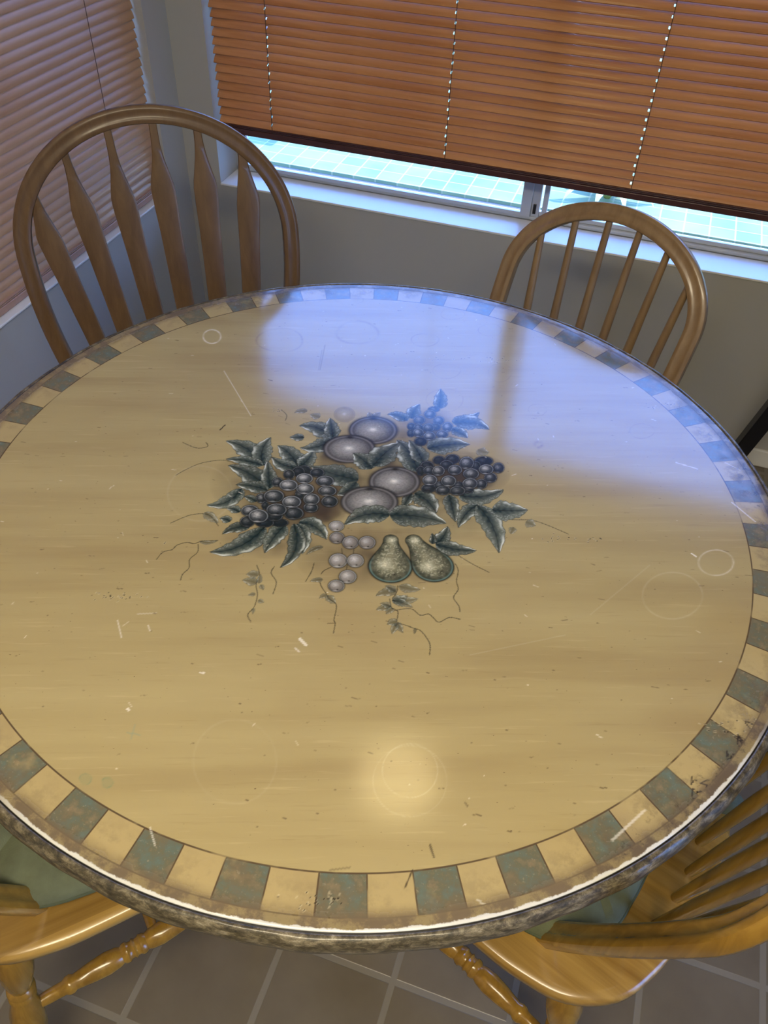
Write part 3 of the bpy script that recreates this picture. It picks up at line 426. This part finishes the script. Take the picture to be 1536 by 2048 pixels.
table=thing('round_dining_table',(0,0,ZT),0,'large round table with hand-painted fruit and leaves and a worn checked border','table')
table_top(table)
prof=[(.5865,.00012),(.590,.0002),(.5965,.0001),(.5990,-.0002),(.5998,-.0012),(.6003,-.0022),(.6008,-.0022),(.6013,-.0008),(.6030,.0000),(.6060,-.0008),(.6090,-.0035),(.6115,-.0085),(.6125,-.0145),(.6118,-.021),(.6085,-.0265),(.604,-.0300),(.598,-.0320),(.560,-.0330),(.30,-.0330),(.0,-.0330)]
n=360; v=[];f=[]
for (r,z) in prof:
    for k in range(n):
        a=2*PI*k/n; wob=0.0006*math.sin(a*23)+.0004*math.sin(a*57+1) if r>.604 else 0
        v.append(((r+wob)*math.cos(a),(r+wob)*math.sin(a),z))
for i in range(len(prof)-1):
    for k in range(n): f.append((i*n+k,i*n+(k+1)%n,(i+1)*n+(k+1)%n,(i+1)*n+k))
rim=new_mesh('table_rim',v,f,M['table'],table,True)
rim['label']='grimy rounded bead edge with a worn white stripe'
M['ped']=simple('painted_pedestal',(.35,.27,.14),.5,nscale=20,namt=.2)
pb=MB(); pb.lathe((0,0,-.033),(0,0,-.66),[(0,.14),(.03,.14),(.05,.07),(.15,.055),(.35,.05),(.5,.075),(.62,.085),(.75,.06),(.85,.075),(1,.07)],32); pb.build('pedestal',M['ped'],table,auto=True)
for a in (22,105,185,283):
    fb=MB(); A_=math.radians(a); out=Vector((math.cos(A_),math.sin(A_),0)); sd=Vector((-math.sin(A_),math.cos(A_),0)); up=Vector((0,0,1))
    pts=[(.05,-.60),(.10,-.62),(.16,-.675),(.21,-.722),(.245,-.728)]; path=[out*r+up*z for r,z in pts]
    fr=[(sd,up)]*len(path); hs=[.045,.04,.032,.024,.021]
    vv=[]; 
    for P_,h in zip(path,hs):
        for (aa,c) in ((-.025,-h),(.025,-h),(.025,h),(-.025,h)): vv.append(P_+sd*aa+up*c)
    ff=[(i*4+k,i*4+(k+1)%4,(i+1)*4+(k+1)%4,(i+1)*4+k) for i in range(4) for k in range(4)]+[(3,2,1,0),(16,17,18,19)]
    fb.add(vv,ff); fb.build('foot',M['ped'],table,bevel=.006)

# ------------------------------------------------------------------ chairs
def seat_outline():
    half=[(.033,0),(.031,.07),(.022,.125),(.0,.180),(-.050,.222),(-.110,.236),(-.172,.238),(-.28,.232),(-.355,.218),(-.392,.18),(-.405,.1)]
    pts=half+[(-.408,0)]+[(a,-b) for a,b in half[::-1][:-1]]
    return catmull([(a,b,0) for a,b in pts],5)
def seat_mesh(mat,parent,zt=.44):
    o=seat_outline(); m=len(o); nrm=[]
    for i in range(m):
        t=(o[(i+1)%m]-o[i-1]).normalized(); nrm.append(Vector((t.y,-t.x,0)))
    c=Vector((-.19,0,0)); nrm=[q if q.dot(p-c)>0 else -q for p,q in zip(o,nrm)]
    rings=[(-.016,.0),(-.006,-.0008),(-.0015,-.004),(0,-.008),(0,-.016),(-.006,-.024),(-.018,-.030),(-.03,-.032)]
    v=[];f=[]
    for ins,dz in rings:
        for p,q in zip(o,nrm): a=p+q*ins; v.append((a.x,a.y,zt+dz))
    for i in range(len(rings)-1):
        for k in range(m): f.append((i*m+k,i*m+(k+1)%m,(i+1)*m+(k+1)%m,(i+1)*m+k))
    # saddled top: inner rings towards the middle
    base=len(v); K=6
    for j in range(1,K):
        s=1-j/K
        for p,q in zip(o,nrm):
            a=c+(p+q*-.016-c)*s; dip=-.006*(1-s*s)*1.0; v.append((a.x,a.y,zt+dip))
    for j in range(K-1):
        for k in range(m):
            a0=(k if j==0 else base+(j-1)*m+k); a1=((k+1)%m if j==0 else base+(j-1)*m+(k+1)%m); f.append((a1,a0,base+j*m+k,base+j*m+(k+1)%m))
    v.append((c.x,c.y,zt-.006)); ce=len(v)-1
    for k in range(m): f.append((base+(K-2)*m+(k+1)%m,base+(K-2)*m+k,ce))
    f.append(tuple((len(rings)-1)*m+k for k in range(m)))
    mb=MB(); mb.add(v,f); return mb.build('seat',mat,parent,auto=True)
LEG=[(0,.013),(.03,.0135),(.05,.017),(.10,.0225),(.16,.0245),(.22,.0225),(.28,.0175),(.30,.0155),(.31,.019),(.325,.0195),(.335,.0155),(.345,.0185),(.36,.019),(.37,.0155),(.40,.018),(.47,.0235),(.55,.0245),(.64,.022),(.72,.0175),(.78,.014),(.79,.018),(.805,.0185),(.815,.014),(.9,.0125),(1,.011)]
STR=[(0,.0065),(.02,.0075),(.10,.0100),(.17,.0105),(.185,.0135),(.205,.0140),(.22,.0115),(.30,.0150),(.37,.0168),(.42,.0150),(.44,.0125),(.452,.0150),(.468,.0155),(.478,.0130),(.49,.0125),(.5,.0150),(.51,.0125),(.522,.0130),(.532,.0155),(.548,.0150),(.56,.0125),(.58,.0150),(.63,.0168),(.70,.0150),(.78,.0115),(.795,.0140),(.815,.0135),(.83,.0105),(.90,.0100),(.98,.0075),(1,.0065)]
STRS=[(0,.0065),(.1,.009),(.3,.0135),(.45,.0125),(.47,.015),(.53,.015),(.55,.0125),(.7,.0135),(.9,.009),(1,.0065)]
def bow_path(o0,rec,wm,wb,hc,H,z0=.44):
    t=np.linspace(0,PI,61); vv=np.linspace(-.02,hc,17)[:-1]
    ww=wm-(wm-wb)*((hc-vv)/hc)**2
    u=np.r_[ww,wm*np.cos(t),-ww[::-1]]; v=np.r_[vv,hc+(H-hc)*np.sin(t),vv[::-1]]
    return [Vector((o0+b*math.sin(rec),a,z0+b*math.cos(rec))) for a,b in zip(u,v)],u,v
def undercarriage(t,mat):
    pts={}
    for sx,nm in ((0,'f'),(1,'r')):
        for sy in (-1,1):
            a=Vector((-.315,.178*sy,.415)) if sx==0 else Vector((-.062,.186*sy,.415)); b=Vector((-.385,.187*sy,.0)) if sx==0 else Vector((.005,.238*sy,.0))
            mb=MB(); mb.lathe(a,b,LEG,22); mb.build('leg',mat,t,auto=True); pts[nm,sy]=a.lerp(b,(.415-.222)/.415)
    mids={}
    for sy in (-1,1):
        mb=MB(); mb.lathe(pts['r',sy],pts['f',sy],STR,20); mb.build('side_stretcher',mat,t,auto=True); mids[sy]=pts['r',sy].lerp(pts['f',sy],.60)
    mb=MB(); mb.lathe(mids[-1],mids[1],STRS,18); mb.build('cross_stretcher',mat,t,auto=True)
SEC=[(-.0165,.006),(-.0155,.009),(-.011,.0115),(-.007,.0118),(-.0055,.0108),(.0055,.0108),(.007,.0118),(.011,.0115),(.0155,.009),(.0165,.006),(.0165,-.006),(.0125,-.0115),(.006,-.0135),(-.006,-.0135),(-.0125,-.0115),(-.0165,-.006)]
def bow_mesh(t,mat,par,sec=SEC):
    path,u,v=bow_path(*par); rec=par[1]; back=Vector((math.cos(rec),0,-math.sin(rec)))
    fr=[]
    for i in range(len(path)):
        d=(path[min(i+1,len(path)-1)]-path[max(i-1,0)]).normalized(); nn=d.cross(back).normalized(); fr.append((nn,-back))
    mb=MB(); mb.sweep(path,fr,sec); return mb.build('bow_rail',mat,t,auto=True)
def bow_at(par,u):
    o0,rec,wm,wb,hc,H=par[:6]; v=hc+(H-hc)*math.sqrt(max(0,1-(u/wm)**2)); return Vector((o0+v*math.sin(rec),u,.44+v*math.cos(rec)))
def spindle_chair(name,loc,ang,label,m1,par):
    t=thing(name,loc,ang,label,'chair')
    seat_mesh(M['seat'],t); bow_mesh(t,m1,par)
    for b,o,tp in ((-.122,-.022,-.157),(-.071,-.006,-.097),(-.022,0,-.032),(.022,0,.032),(.071,-.006,.097),(.122,-.022,.157)):
        mb=MB(); A_=Vector((o,b,.43)); B_=bow_at(par,tp); mb.lathe(A_,B_,[(0,.0065),(.06,.0075),(.3,.0095),(.5,.009),(.8,.0075),(1,.0065)],16); mb.build('spindle',m1,t,auto=True)
    undercarriage(t,m1); return t
def arrow_chair(name,loc,ang,label,m1,par):
    t=thing(name,loc,ang,label,'chair'); seat_mesh(M['seat'],t); bow_mesh(t,m1,par)
    o0,rec=par[0],par[1]
    def P(u,v): return Vector((o0+v*math.sin(rec),u,.44+v*math.cos(rec)))
    back=Vector((math.cos(rec),0,-math.sin(rec)))
    for ut,um,ub,vs in ((.223,.211,.128,.380),(.151,.137,.078,.426),(.066,.060,.022,.442),(-.018,-.018,-.032,.458),(-.098,-.100,-.088,.456),(-.177,-.181,-.148,.424)):
        vt=par[4]+(par[5]-par[4])*math.sqrt(max(0,1-(ut/par[2])**2))+.0
        key=[(-.005,.013),(.02,.0145),(.12,.018),(vs-.09,.0205),(vs-.035,.0225),(vs-.008,.0228),(vs+.004,.0215),(vs+.03,.0155),(vs+.05,.011),(vs+.075,.0078),(vt,.0068)] 
        key=[(a,b) for a,b in key if a<=vt+.001]
        def cu(v):
            if v<vs: 
                s=v/vs; return ub+(um-ub)*s
            return um+(ut-um)*(v-vs)/(vt-vs+1e-6)
        vv=np.linspace(-.005,vt,44); ks=[k[0] for k in key]; wv=[k[1] for k in key]; W_=np.interp(vv,ks,wv)
        vts=[];fs=[]
        for v_,w_ in zip(vv,W_):
            for s_,th in ((-1,-.0045),(-.82,-.006),(.82,-.006),(1,-.0045),(1,.0045),(.82,.006),(-.82,.006),(-1,.0045)): vts.append(P(cu(v_)+s_*w_,v_)+back*th)
        for i in range(len(vv)-1):
            for k in range(8): fs.append((i*8+k,i*8+(k+1)%8,(i+1)*8+(k+1)%8,(i+1)*8+k))
        fs+=[tuple(range(8))[::-1],tuple((len(vv)-1)*8+k for k in range(8))]
        mb=MB(); mb.add(vts,fs); mb.build('arrow_slat',m1,t,auto=True)
    undercarriage(t,m1); return t
PB=(-.108,.400,.199,.171,.335,.500)
def dpos(x,y): return (x,y,0)
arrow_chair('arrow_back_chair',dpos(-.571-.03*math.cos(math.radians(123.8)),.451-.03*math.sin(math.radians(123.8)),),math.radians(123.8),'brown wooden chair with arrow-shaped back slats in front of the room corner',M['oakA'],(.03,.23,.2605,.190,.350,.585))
A70=math.radians(69.9)
spindle_chair('spindle_back_chair',dpos(.192+.108*math.cos(A70),.542+.108*math.sin(A70)),A70,'light wooden hoop-back chair with thin spindles below the wide window sill',M['oakB'],(-.108,.408,.1985,.171,.343,.502))
spindle_chair('spindle_back_chair',dpos(.559,-.265),math.radians(-20),'golden wooden spindle-back chair at lower right, its curved back rail closest to the camera',M['oakC'],PB)
spindle_chair('spindle_back_chair',dpos(-.44,-.527),math.radians(-135),'golden wooden chair at lower left, only its seat corner, leg and stretcher in view',M['oakC'],PB)

def cushion(loc,ang,label):
    t=thing('seat_cushion',(loc[0],loc[1],.4405),ang,label,'cushion','green tie-on chair cushions' if False else None)
    half=[(-.045,0),(-.043,.07),(-.050,.125),(-.10,.180),(-.18,.195),(-.27,.19),(-.335,.165),(-.37,.1)]
    pts=half+[(-.375,0)]+[(a,-b) for a,b in half[::-1][:-1]]
    o=catmull([(a,b,0) for a,b in pts],5); m=len(o); c=Vector((-.20,0,0)); v=[];f=[]
    rings=[(.985,.003),(1.0,.010),(1.0,.017),(.97,.026),(.90,.0325),(.78,.037),(.6,.0385),(.4,.037),(.2,.034),(.06,.031)]
    for s,z in rings:
        for k,p in enumerate(o):
            a=math.atan2(p.y,p.x-c.x); q=c+(p-c)*s
            crease=0
            for sa in (2.45,-2.45,.72,-.72):
                dd=abs((a-sa+PI)%(2*PI)-PI)*s*.19; crease=max(crease,math.exp(-(dd/.006)**2))
            v.append((q.x,q.y,max(.002,z-crease*.009*(z>.012)+.0012*math.sin(k*1.7)*(s>.8))))
    for i in range(len(rings)-1):
        for k in range(m): f.append((i*m+k,i*m+(k+1)%m,(i+1)*m+(k+1)%m,(i+1)*m+k))
    f.append(tuple(range(m))[::-1]); f.append(tuple((len(rings)-1)*m+k for k in range(m)))
    pad=MB().add(v,f).build('pad',M['green'],t,auto=True)
    path=[c+(p-c)*1.002+Vector((0,0,.0135)) for p in o]; path.append(path[0]); mb=MB(); fr=[]
    for i in range(len(path)):
        d=(path[min(i+1,m)]-path[max(i-1,0)]).normalized(); fr.append((d.cross(Vector((0,0,1))),Vector((0,0,1))))
    mb.sweep(path,fr,[(.0025*math.cos(q*PI/3),.0025*math.sin(q*PI/3)) for q in range(6)],False); mb.build('piping',M['seam'],pad,smooth=True)
    for sy in (1,):
        mb=MB(); P_=[(-.06,.110*sy,.012),(-.035,.118*sy,.02),(-.012,.128*sy,.016),(.008,.137*sy,.018),(.014,.150*sy,.012),(.004,.160*sy,.008)]
        pp=catmull(P_,5,False); fr=[]
        for i in range(len(pp)):
            d=(pp[min(i+1,len(pp)-1)]-pp[max(i-1,0)]).normalized(); s_=d.cross(Vector((0,0,1))).normalized(); fr.append((s_,d.cross(s_)))
        mb.sweep(pp,fr,[(-.012,-.002),(.012,-.002),(.012,.002),(-.012,.002)]); mb.build('tie',M['green'],t,smooth=True)
    return t
cushion((.559,-.265),math.radians(-20),'sage green tied cushion on the golden chair at lower right')
cushion((-.44,-.527),math.radians(-135),'sage green cushion on the golden chair at lower left')

# ------------------------------------------------------------------ room shell
YB,XL=1.28,-1.0; YR,XR,H=-3.2,2.6,2.40; T=.14
BX0,BX1,BZ0,BZ1=-.896,.90,.56,1.80
LY0,LY1=-.42,1.170
mb=MB(); mb.box(XL-T,XR+T,YB,YB+T,0,BZ0); mb.box(XL-T,XR+T,YB,YB+T,BZ1,H); mb.box(XL-T,BX0,YB,YB+T,BZ0,BZ1); mb.box(BX1,XR+T,YB,YB+T,BZ0,BZ1)
def weld(o):
    bm=bmesh.new(); bm.from_mesh(o.data); bmesh.ops.remove_doubles(bm,verts=bm.verts,dist=1e-5); bm.to_mesh(o.data); bm.free()
tag(mb.build('wall_back',M['wall']),kind='structure')
mb=MB(); mb.box(XL-T,XL,YR,YB,0,BZ0); mb.box(XL-T,XL,YR,YB,BZ1,H); mb.box(XL-T,XL,LY1,YB,BZ0,BZ1); mb.box(XL-T,XL,YR,LY0,BZ0,BZ1)
tag(mb.build('wall_left',M['wall']),kind='structure')
DY0,DY1,DZ=-1.25,-.45,2.05
tag(MB().box(XR,XR+T,YR,DY0,0,H).box(XR,XR+T,DY1,YB,0,H).box(XR,XR+T,DY0,DY1,DZ,H).build('wall_right',M['wall']),kind='structure')
dr=thing('added_door_1',(XR+.05,0,0),0,kind='structure')  # unseen glazed door, added to bring daylight onto the left wall
MB().box(0,.05,DY0,DY0+.05,0,DZ).box(0,.05,DY1-.05,DY1,0,DZ).box(0,.05,DY0+.05,DY1-.05,DZ-.05,DZ).box(0,.05,DY0+.05,DY1-.05,0,.05).box(.004,.046,DY0+.05,DY1-.05,.95,1.0).build('added_door_frame',M['alu'],dr,bevel=.003)
MB().box(.02,.026,DY0+.045,DY1-.045,.045,.955).build('pane',M['glass'],dr)
MB().box(.02,.026,DY0+.045,DY1-.045,.995,DZ-.045).build('pane',M['glass'],dr)
MB().box(-.03,0,DY1-.03,DY1-.01,.95,1.12).build('added_door_handle',M['black'],dr,bevel=.004)
tag(MB().box(XL-T,XR+T,YR-T,YR,0,H).build('wall_rear',M['wall']),kind='structure')
tag(MB().box(XL-T,XR+T,YR-T,YB+T,H,H+.1).build('ceiling',M['ceil']),kind='structure')
tag(MB().box(XL-T,XR+T,YR-T,YB+T,-.08,0).build('floor',M['floor']),kind='structure')
tag(MB().box(XL+.012,XR,YB-.012,YB,0,.058).build('baseboard_back',M['trimw'],bevel=.004),kind='structure')
tag(MB().box(XL,XL+.012,YR,YB,0,.058).build('baseboard_left',M['trimw'],bevel=.004),kind='structure')
tag(MB().box(XR-.012,XR,YR,DY0,0,.058).box(XR-.012,XR,DY1,YB-.012,0,.058).build('baseboard_right',M['trimw'],bevel=.004),kind='structure')
# sills (slim painted boards sitting in the openings)
tag(MB().box(BX0,BX1,YB-.004,YB+.105,BZ0-.004,BZ0+.002).build('trim_1',M['trimw'],bevel=.002),kind='structure')
tag(MB().box(XL-.105,XL+.004,LY0,LY1,BZ0-.004,BZ0+.002).build('trim_2',M['trimw'],bevel=.002),kind='structure')
# back window
w=thing('window_1',(0,YB+.108,0),0,kind='structure')
z0,z1=BZ0+.002,BZ1
mb=MB(); mb.box(BX0,BX1,0,.03,z0,z0+.010); mb.box(BX0,BX1,0,.03,z1-.02,z1); mb.box(BX0,BX0+.02,0,.03,z0,z1); mb.box(BX1-.02,BX1,0,.03,z0,z1); mb.box(-.008,.014,0.004,.03,z0,z1)
mb.build('window_frame',M['alu'],w,bevel=.0015)
mb=MB(); mb.box(BX0+.02,-.008,-.004,.012,z0+.008,z0+.019); mb.box(BX0+.02,-.008,-.004,.012,z1-.05,z1-.02); mb.box(BX0+.02,BX0+.038,-.004,.012,z0+.016,z1-.02); mb.box(-.036,-.008,-.004,.012,z0+.016,z1-.02)
ss=mb.build('sliding_sash',M['alu'],w,bevel=.0015)
mb=MB(); mb.box(.014,BX1-.02,.012,.026,z0+.010,z0+.022); mb.box(.020,.034,.012,.026,z0+.018,z1-.02); fs_=mb.build('fixed_sash',M['alu'],w,bevel=.0015)
mb=MB(); mb.box(-.002,.006,-.004,.002,z0+.02,z0+.045); mb.build('latch_gap',M['black'],w)
MB().box(BX0+.036,-.034,.003,.006,z0+.017,z1-.045).build('pane',M['glass'],ss)
MB().box(.03,BX1-.02,.018,.021,z0+.020,z1-.02).build('pane',M['glass'],fs_)
w=thing('window_2',(XL-.108,0,0),0,kind='structure')
mb=MB(); mb.box(-.03,0,LY0,LY1,z0,z0+.03); mb.box(-.03,0,LY0,LY1,z1-.03,z1); mb.box(-.03,0,LY0,LY0+.03,z0,z1); mb.box(-.03,0,LY1-.03,LY1,z0,z1); mb.box(-.03,0,.36,.40,z0,z1)
mb.build('window_frame',M['alu'],w,bevel=.0015)
MB().box(-.016,-.013,LY0+.02,LY1-.02,z0+.02,z1-.02).build('pane',M['glass'],w)

# ------------------------------------------------------------------ blinds: local x along the width, -y towards the room
def blind(name,loc,rz,width,zb,zt,tilt,cords,smat,label,pitch=.0215,sw=.0262,flip=1,slots=True,rmat=None):
    rmat=rmat or M['rail']
    t=thing(name,loc,rz,label,'window blind')
    # crowned slat with route holes
    prof=[]; N=7
    for i in range(N):
        s=-1+2*i/(N-1); prof.append((s*sw/2,.0027*(1-s*s)))
    xs=[-width/2]; 
    cords=sorted(cords)
    for c in cords: xs+=[c-.0022,c+.0022]
    xs.append(width/2); v=[];f=[]; th=.0011
    ct,st=math.cos(tilt),math.sin(tilt)
    def rot(y,z): return (y*ct-z*st, y*st+z*ct)
    for x in xs:
        for top in (1,0):
            for (y,z) in prof:
                yy,zz=rot(y,z+(th if top else -th)); v.append((x,yy,zz))
    m=2*N
    for i in range(len(xs)-1):
        hole=(i%2==1) and slots
        for j in range(N-1):
            if hole and j in (2,3): 
                continue
            a=i*m+j; f.append((a,a+m,a+m+1,a+1)); b=i*m+N+j; f.append((b+1,b+m+1,b+m,b))
        f.append((i*m,i*m+N,(i+1)*m+N,(i+1)*m)); f.append(((i+1)*m+N-1,(i+1)*m+m-1,i*m+m-1,i*m+N-1))
    for e in (0,(len(xs)-1)*m):
        for j in range(N-1): f.append((e+j,e+j+1,e+N+j+1,e+N+j))
    me=None; z=zb+.034; k=0
    while z<zt-.03:
        if me is None:
            o=MB().add(v,f).build('slat',smat,t,auto=True); me=o.data
        else:
            o=bpy.data.objects.new('slat',me); COL.objects.link(o); o.parent=t
        o.location=((random.random()-.5)*.004,0,z); o.rotation_euler=((random.random()-.5)*.03,(random.random()-.5)*.0012,0)
        z+=pitch*(1+.0); k+=1
    # stacked slats on the bottom rail
    for i in range(2):
        mb=MB(); mb.box(-width/2,width/2,-sw/2,sw/2,zb+.0185+i*.0036,zb+.0212+i*.0036); mb.build('stacked_slat',rmat,t,bevel=.001)
    mb=MB(); mb.box(-width/2,width/2,-sw/2-.001,sw/2+.001,zb,zb+.0172); mb.build('bottom_rail',rmat,t,bevel=.003)
    mb=MB(); mb.box(-width/2,width/2,-.026,.026,zt-.03,zt); mb.build('head_rail',smat,t,bevel=.002)
    for c in cords:
        mb=MB(); r=.0009
        for y in (-sw/2*ct-.001,sw/2*ct+.001): mb.lathe((c+.003,y,zb+.004),(c+.003,y,zt-.02),[(0,r),(1,r)],6)
        zz=zb+.034
        while zz<zt-.03:
            a=rot(-sw/2,-.002);b=rot(sw/2,-.002); mb.lathe((c+.003,a[0],zz+a[1]),(c+.003,b[0],zz+b[1]),[(0,.0011),(1,.0011)],5); zz+=pitch
        mb.build('ladder_cord',M['cord'],t)
    return t
bw=BX1-BX0-.016
cx=(BX0+BX1)/2
blind('venetian_blind',(cx,YB+.030,0),0,bw,.700,1.80,math.radians(40),[-.734-cx,-.243-cx,.240-cx,.735-cx],M['slatB'],'amber wooden venetian blind hanging in the wide window behind the small chair')
# left blind: width runs along world y, room side is +x
lw=LY1-LY0-.010; cy=(LY0+LY1)/2
blind('venetian_blind',(XL-.030,cy,0),math.radians(90),lw,.5635,1.80,math.radians(66),[.975-cy,.455-cy,-.065-cy],M['slatL'],'pinkish brown wooden blind on the left wall behind the arrow-back chair',slots=False,rmat=M['railL'])

# ------------------------------------------------------------------ black bar stool, mostly out of frame
st=thing('bar_stool',(1.0,.98,0),0,'black slanted stool leg near the baseboard right of the small chair','stool')
for (fx,fy,tx,ty) in ((-.345,.13,-.205,.09),(.30,.13,.2,.09),(-.2,-.22,-.14,-.13),(.30,-.22,.2,-.13)):
    a=Vector((fx,fy,0));b=Vector((tx,ty,.68)); d=(b-a).normalized(); n_=Vector((0,1,0)).cross(d).normalized(); q=d.cross(n_); mb=MB(); s_=.02
    mb.sweep([a,b],[(n_,q)]*2,[(-s_,-s_),(s_,-s_),(s_,s_),(-s_,s_)]); mb.build('leg',M['black'],st,bevel=.003)
mb=MB(); mb.box(-.24,.24,-.17,.13,.68,.72); mb.build('seat',M['black'],st,bevel=.012)

# ------------------------------------------------------------------ outdoors
tag(MB().box(-9,9,YB+T+1.34,11,-.06,0).build('patio_paving',M['paver']),'sunlit square patio pavers outside the window','paving',kind='structure')
M['gravel']=simple('gravel',(.115,.11,.10),.9,nscale=180,namt=.5,bump=1.,bscale=260)
tag(MB().box(-9,9,YB+T,YB+T+1.34,-.08,-.015).build('gravel_bed',M['gravel']),'dark gravel strip between the house and the pavers','gravel',kind='stuff')
tag(MB().box(-16,16,-12,16,-.20,-.10).build('yard_ground',simple('yard_soil',(.10,.10,.07),.9,nscale=6,namt=.3)),kind='structure')
M['weed']=simple('weed_leaf',(.25,.38,.12),.6)
M['agave']=simple('agave_leaf',(.38,.42,.12),.5,nscale=15,namt=.25)
def blade(mb,base,az,L,w,lift,curl):
    out=Vector((math.cos(az),math.sin(az),0)); sd=Vector((-math.sin(az),math.cos(az),0)); n_=10; v=[];f=[]
    for i in range(n_+1):
        t=i/n_; P_=base+out*(L*t*(1-.25*t*curl))+Vector((0,0,L*(lift*t-curl*t*t))); wd=w*math.sin(PI*(.12+.88*t)**.8)*.5+.0008; th=.004*(1-t)+.001
        v+=[P_-sd*wd,P_-Vector((0,0,th)),P_+sd*wd,P_+Vector((0,0,th*.4))]
    for i in range(n_):
        for k in range(4): f.append((i*4+k,i*4+(k+1)%4,(i+1)*4+(k+1)%4,(i+1)*4+k))
    f+=[(3,2,1,0),tuple(n_*4+k for k in range(4))]; mb.add(v,f)
mb=MB()
for i,(az,L) in enumerate(((200,.34),(235,.38),(262,.30),(290,.36),(325,.33),(10,.3),(60,.3),(110,.3),(150,.32))): blade(mb,Vector((0,0,0)),math.radians(az),L,.05,1.0,.85)
o=mb.build('agave_plant',M['agave'],auto=True); o.location=(.115,2.98,0); tag(o,'arching green agave leaves on the pavers outside the window','plant')
for i,(x,y,s_) in enumerate(((-.60,2.63,1.),(-.52,2.66,.9))):
    mb=MB()
    for j in range(7): blade(mb,Vector((0,0,0)),j*.9+i,.03*s_,.016,.9,.5)
    o=mb.build('weed',M['weed'],auto=True); o.location=(x,y,-.014); tag(o,('small green weed in the gravel, the left one' if i==0 else 'small green weed in the gravel, the right one'),'plant','weeds in the gravel')
pc=thing('patio_chair',(-1.62,3.42,0),0,'dark patio chair whose legs show just under the blind','chair')
for (x,y) in ((-.05,-.2),(.18,-.2),(-.05,.2),(.18,.2)):
    r_=.013; MB().lathe((x,y,0),(x,y,.42),[(0,r_),(1,r_)],12).build('leg',M['rail'],pc,auto=True)
MB().box(-.1,.23,-.24,.24,.42,.45).build('seat',M['rail'],pc,bevel=.008)
mb=MB(); mb.box(-.1,.23,.22,.25,.45,.85); mb.build('backrest',M['rail'],pc,bevel=.008)

# ------------------------------------------------------------------ lights
def emis(name,col,s):
    m=NT(name); m.set(color=(.9,.9,.9,1),emit=(*col,1),emits=s,rough=.5); return m.m
# dome light above the table
dl=thing('dome_light',(-.01,.42,H),0,'frosted dome ceiling light above the table','ceiling light')
pr=[(.125*math.sin(a),-.02-.06*math.cos(a)) for a in np.linspace(0.001,PI/2,10)]
mb=MB(); mb.lathe((0,0,0),(0,0,-1),[(.02-0.0,.125)]+[(-z,r) for r,z in pr[::-1]],32); mb.build('glass_dome',emis('dome_glow',(1.,.78,.36),7.),dl,auto=True)
MB().lathe((0,0,0),(0,0,-.022),[(0,.135),(1,.135)],32).build('base_plate',M['white'],dl,auto=True)
# unseen panel lights added to light the room, set behind the camera
for i,(x,y) in enumerate(((.35,-1.3),(1.7,-2.4))):
    pl=thing('added_panel_light',(x,y,H),0,['added long ceiling light panel behind the camera','added long ceiling light panel at the right side of the room'][i],'ceiling light')
    MB().box(-.62,.62,-.17,.17,-.05,0).build('housing',M['white'],pl,bevel=.004)
    MB().box(-.59,.59,-.14,.14,-.058,-.0502).build('diffuser',emis('panel_glow',(1.,.87,.62),[39.,4.][i]),pl)
sun=bpy.data.lights.new('sun','SUN'); sun.energy=9.; sun.angle=.0095; sun.color=(1.,.93,.82)
so=bpy.data.objects.new('sun',sun); COL.objects.link(so)
d=Vector((-.30,-.56,-1.0)); so.rotation_euler=d.to_track_quat('-Z','Y').to_euler(); so.location=(3,5,9)
wd=bpy.data.worlds.new('world'); scn.world=wd; wd.use_nodes=True; nt=wd.node_tree; bg=nt.nodes['Background']
tc=nt.nodes.new('ShaderNodeTexCoord'); sp=nt.nodes.new('ShaderNodeSeparateXYZ'); rp=nt.nodes.new('ShaderNodeValToRGB')
nt.links.new(tc.outputs['Generated'],sp.inputs[0]); nt.links.new(sp.outputs[2],rp.inputs[0]); nt.links.new(rp.outputs[0],bg.inputs[0])
e=rp.color_ramp.elements; e[0].position=0; e[0].color=(.25,.36,.52,1); e[1].position=1; e[1].color=(.10,.22,.72,1); q=e.new(.35); q.color=(.14,.30,.88,1)
bg.inputs[1].default_value=17.

# ------------------------------------------------------------------ camera
f_px=1643.0
cam=bpy.data.cameras.new('camera'); cam.sensor_fit='VERTICAL'; cam.sensor_height=24.; cam.lens=f_px/2048*24.
co=bpy.data.objects.new('camera',cam); COL.objects.link(co)
r_=Vector((0.946615,0.320860,0.031128)); u_=Vector((-0.246351,0.657739,0.711822)); fw=Vector((-0.207921,0.681490,-0.701670))
mat=Matrix((r_,u_,-fw)).transposed().to_4x4(); mat.translation=Vector((.28395,-.82265,.81938+ZT)); co.matrix_world=mat
cam.clip_start=.02; scn.camera=co
vs=scn.view_settings; vs.view_transform='Standard'; vs.look='None'; vs.exposure=0; vs.gamma=1; vs.use_curve_mapping=False
scn.render.film_transparent=False
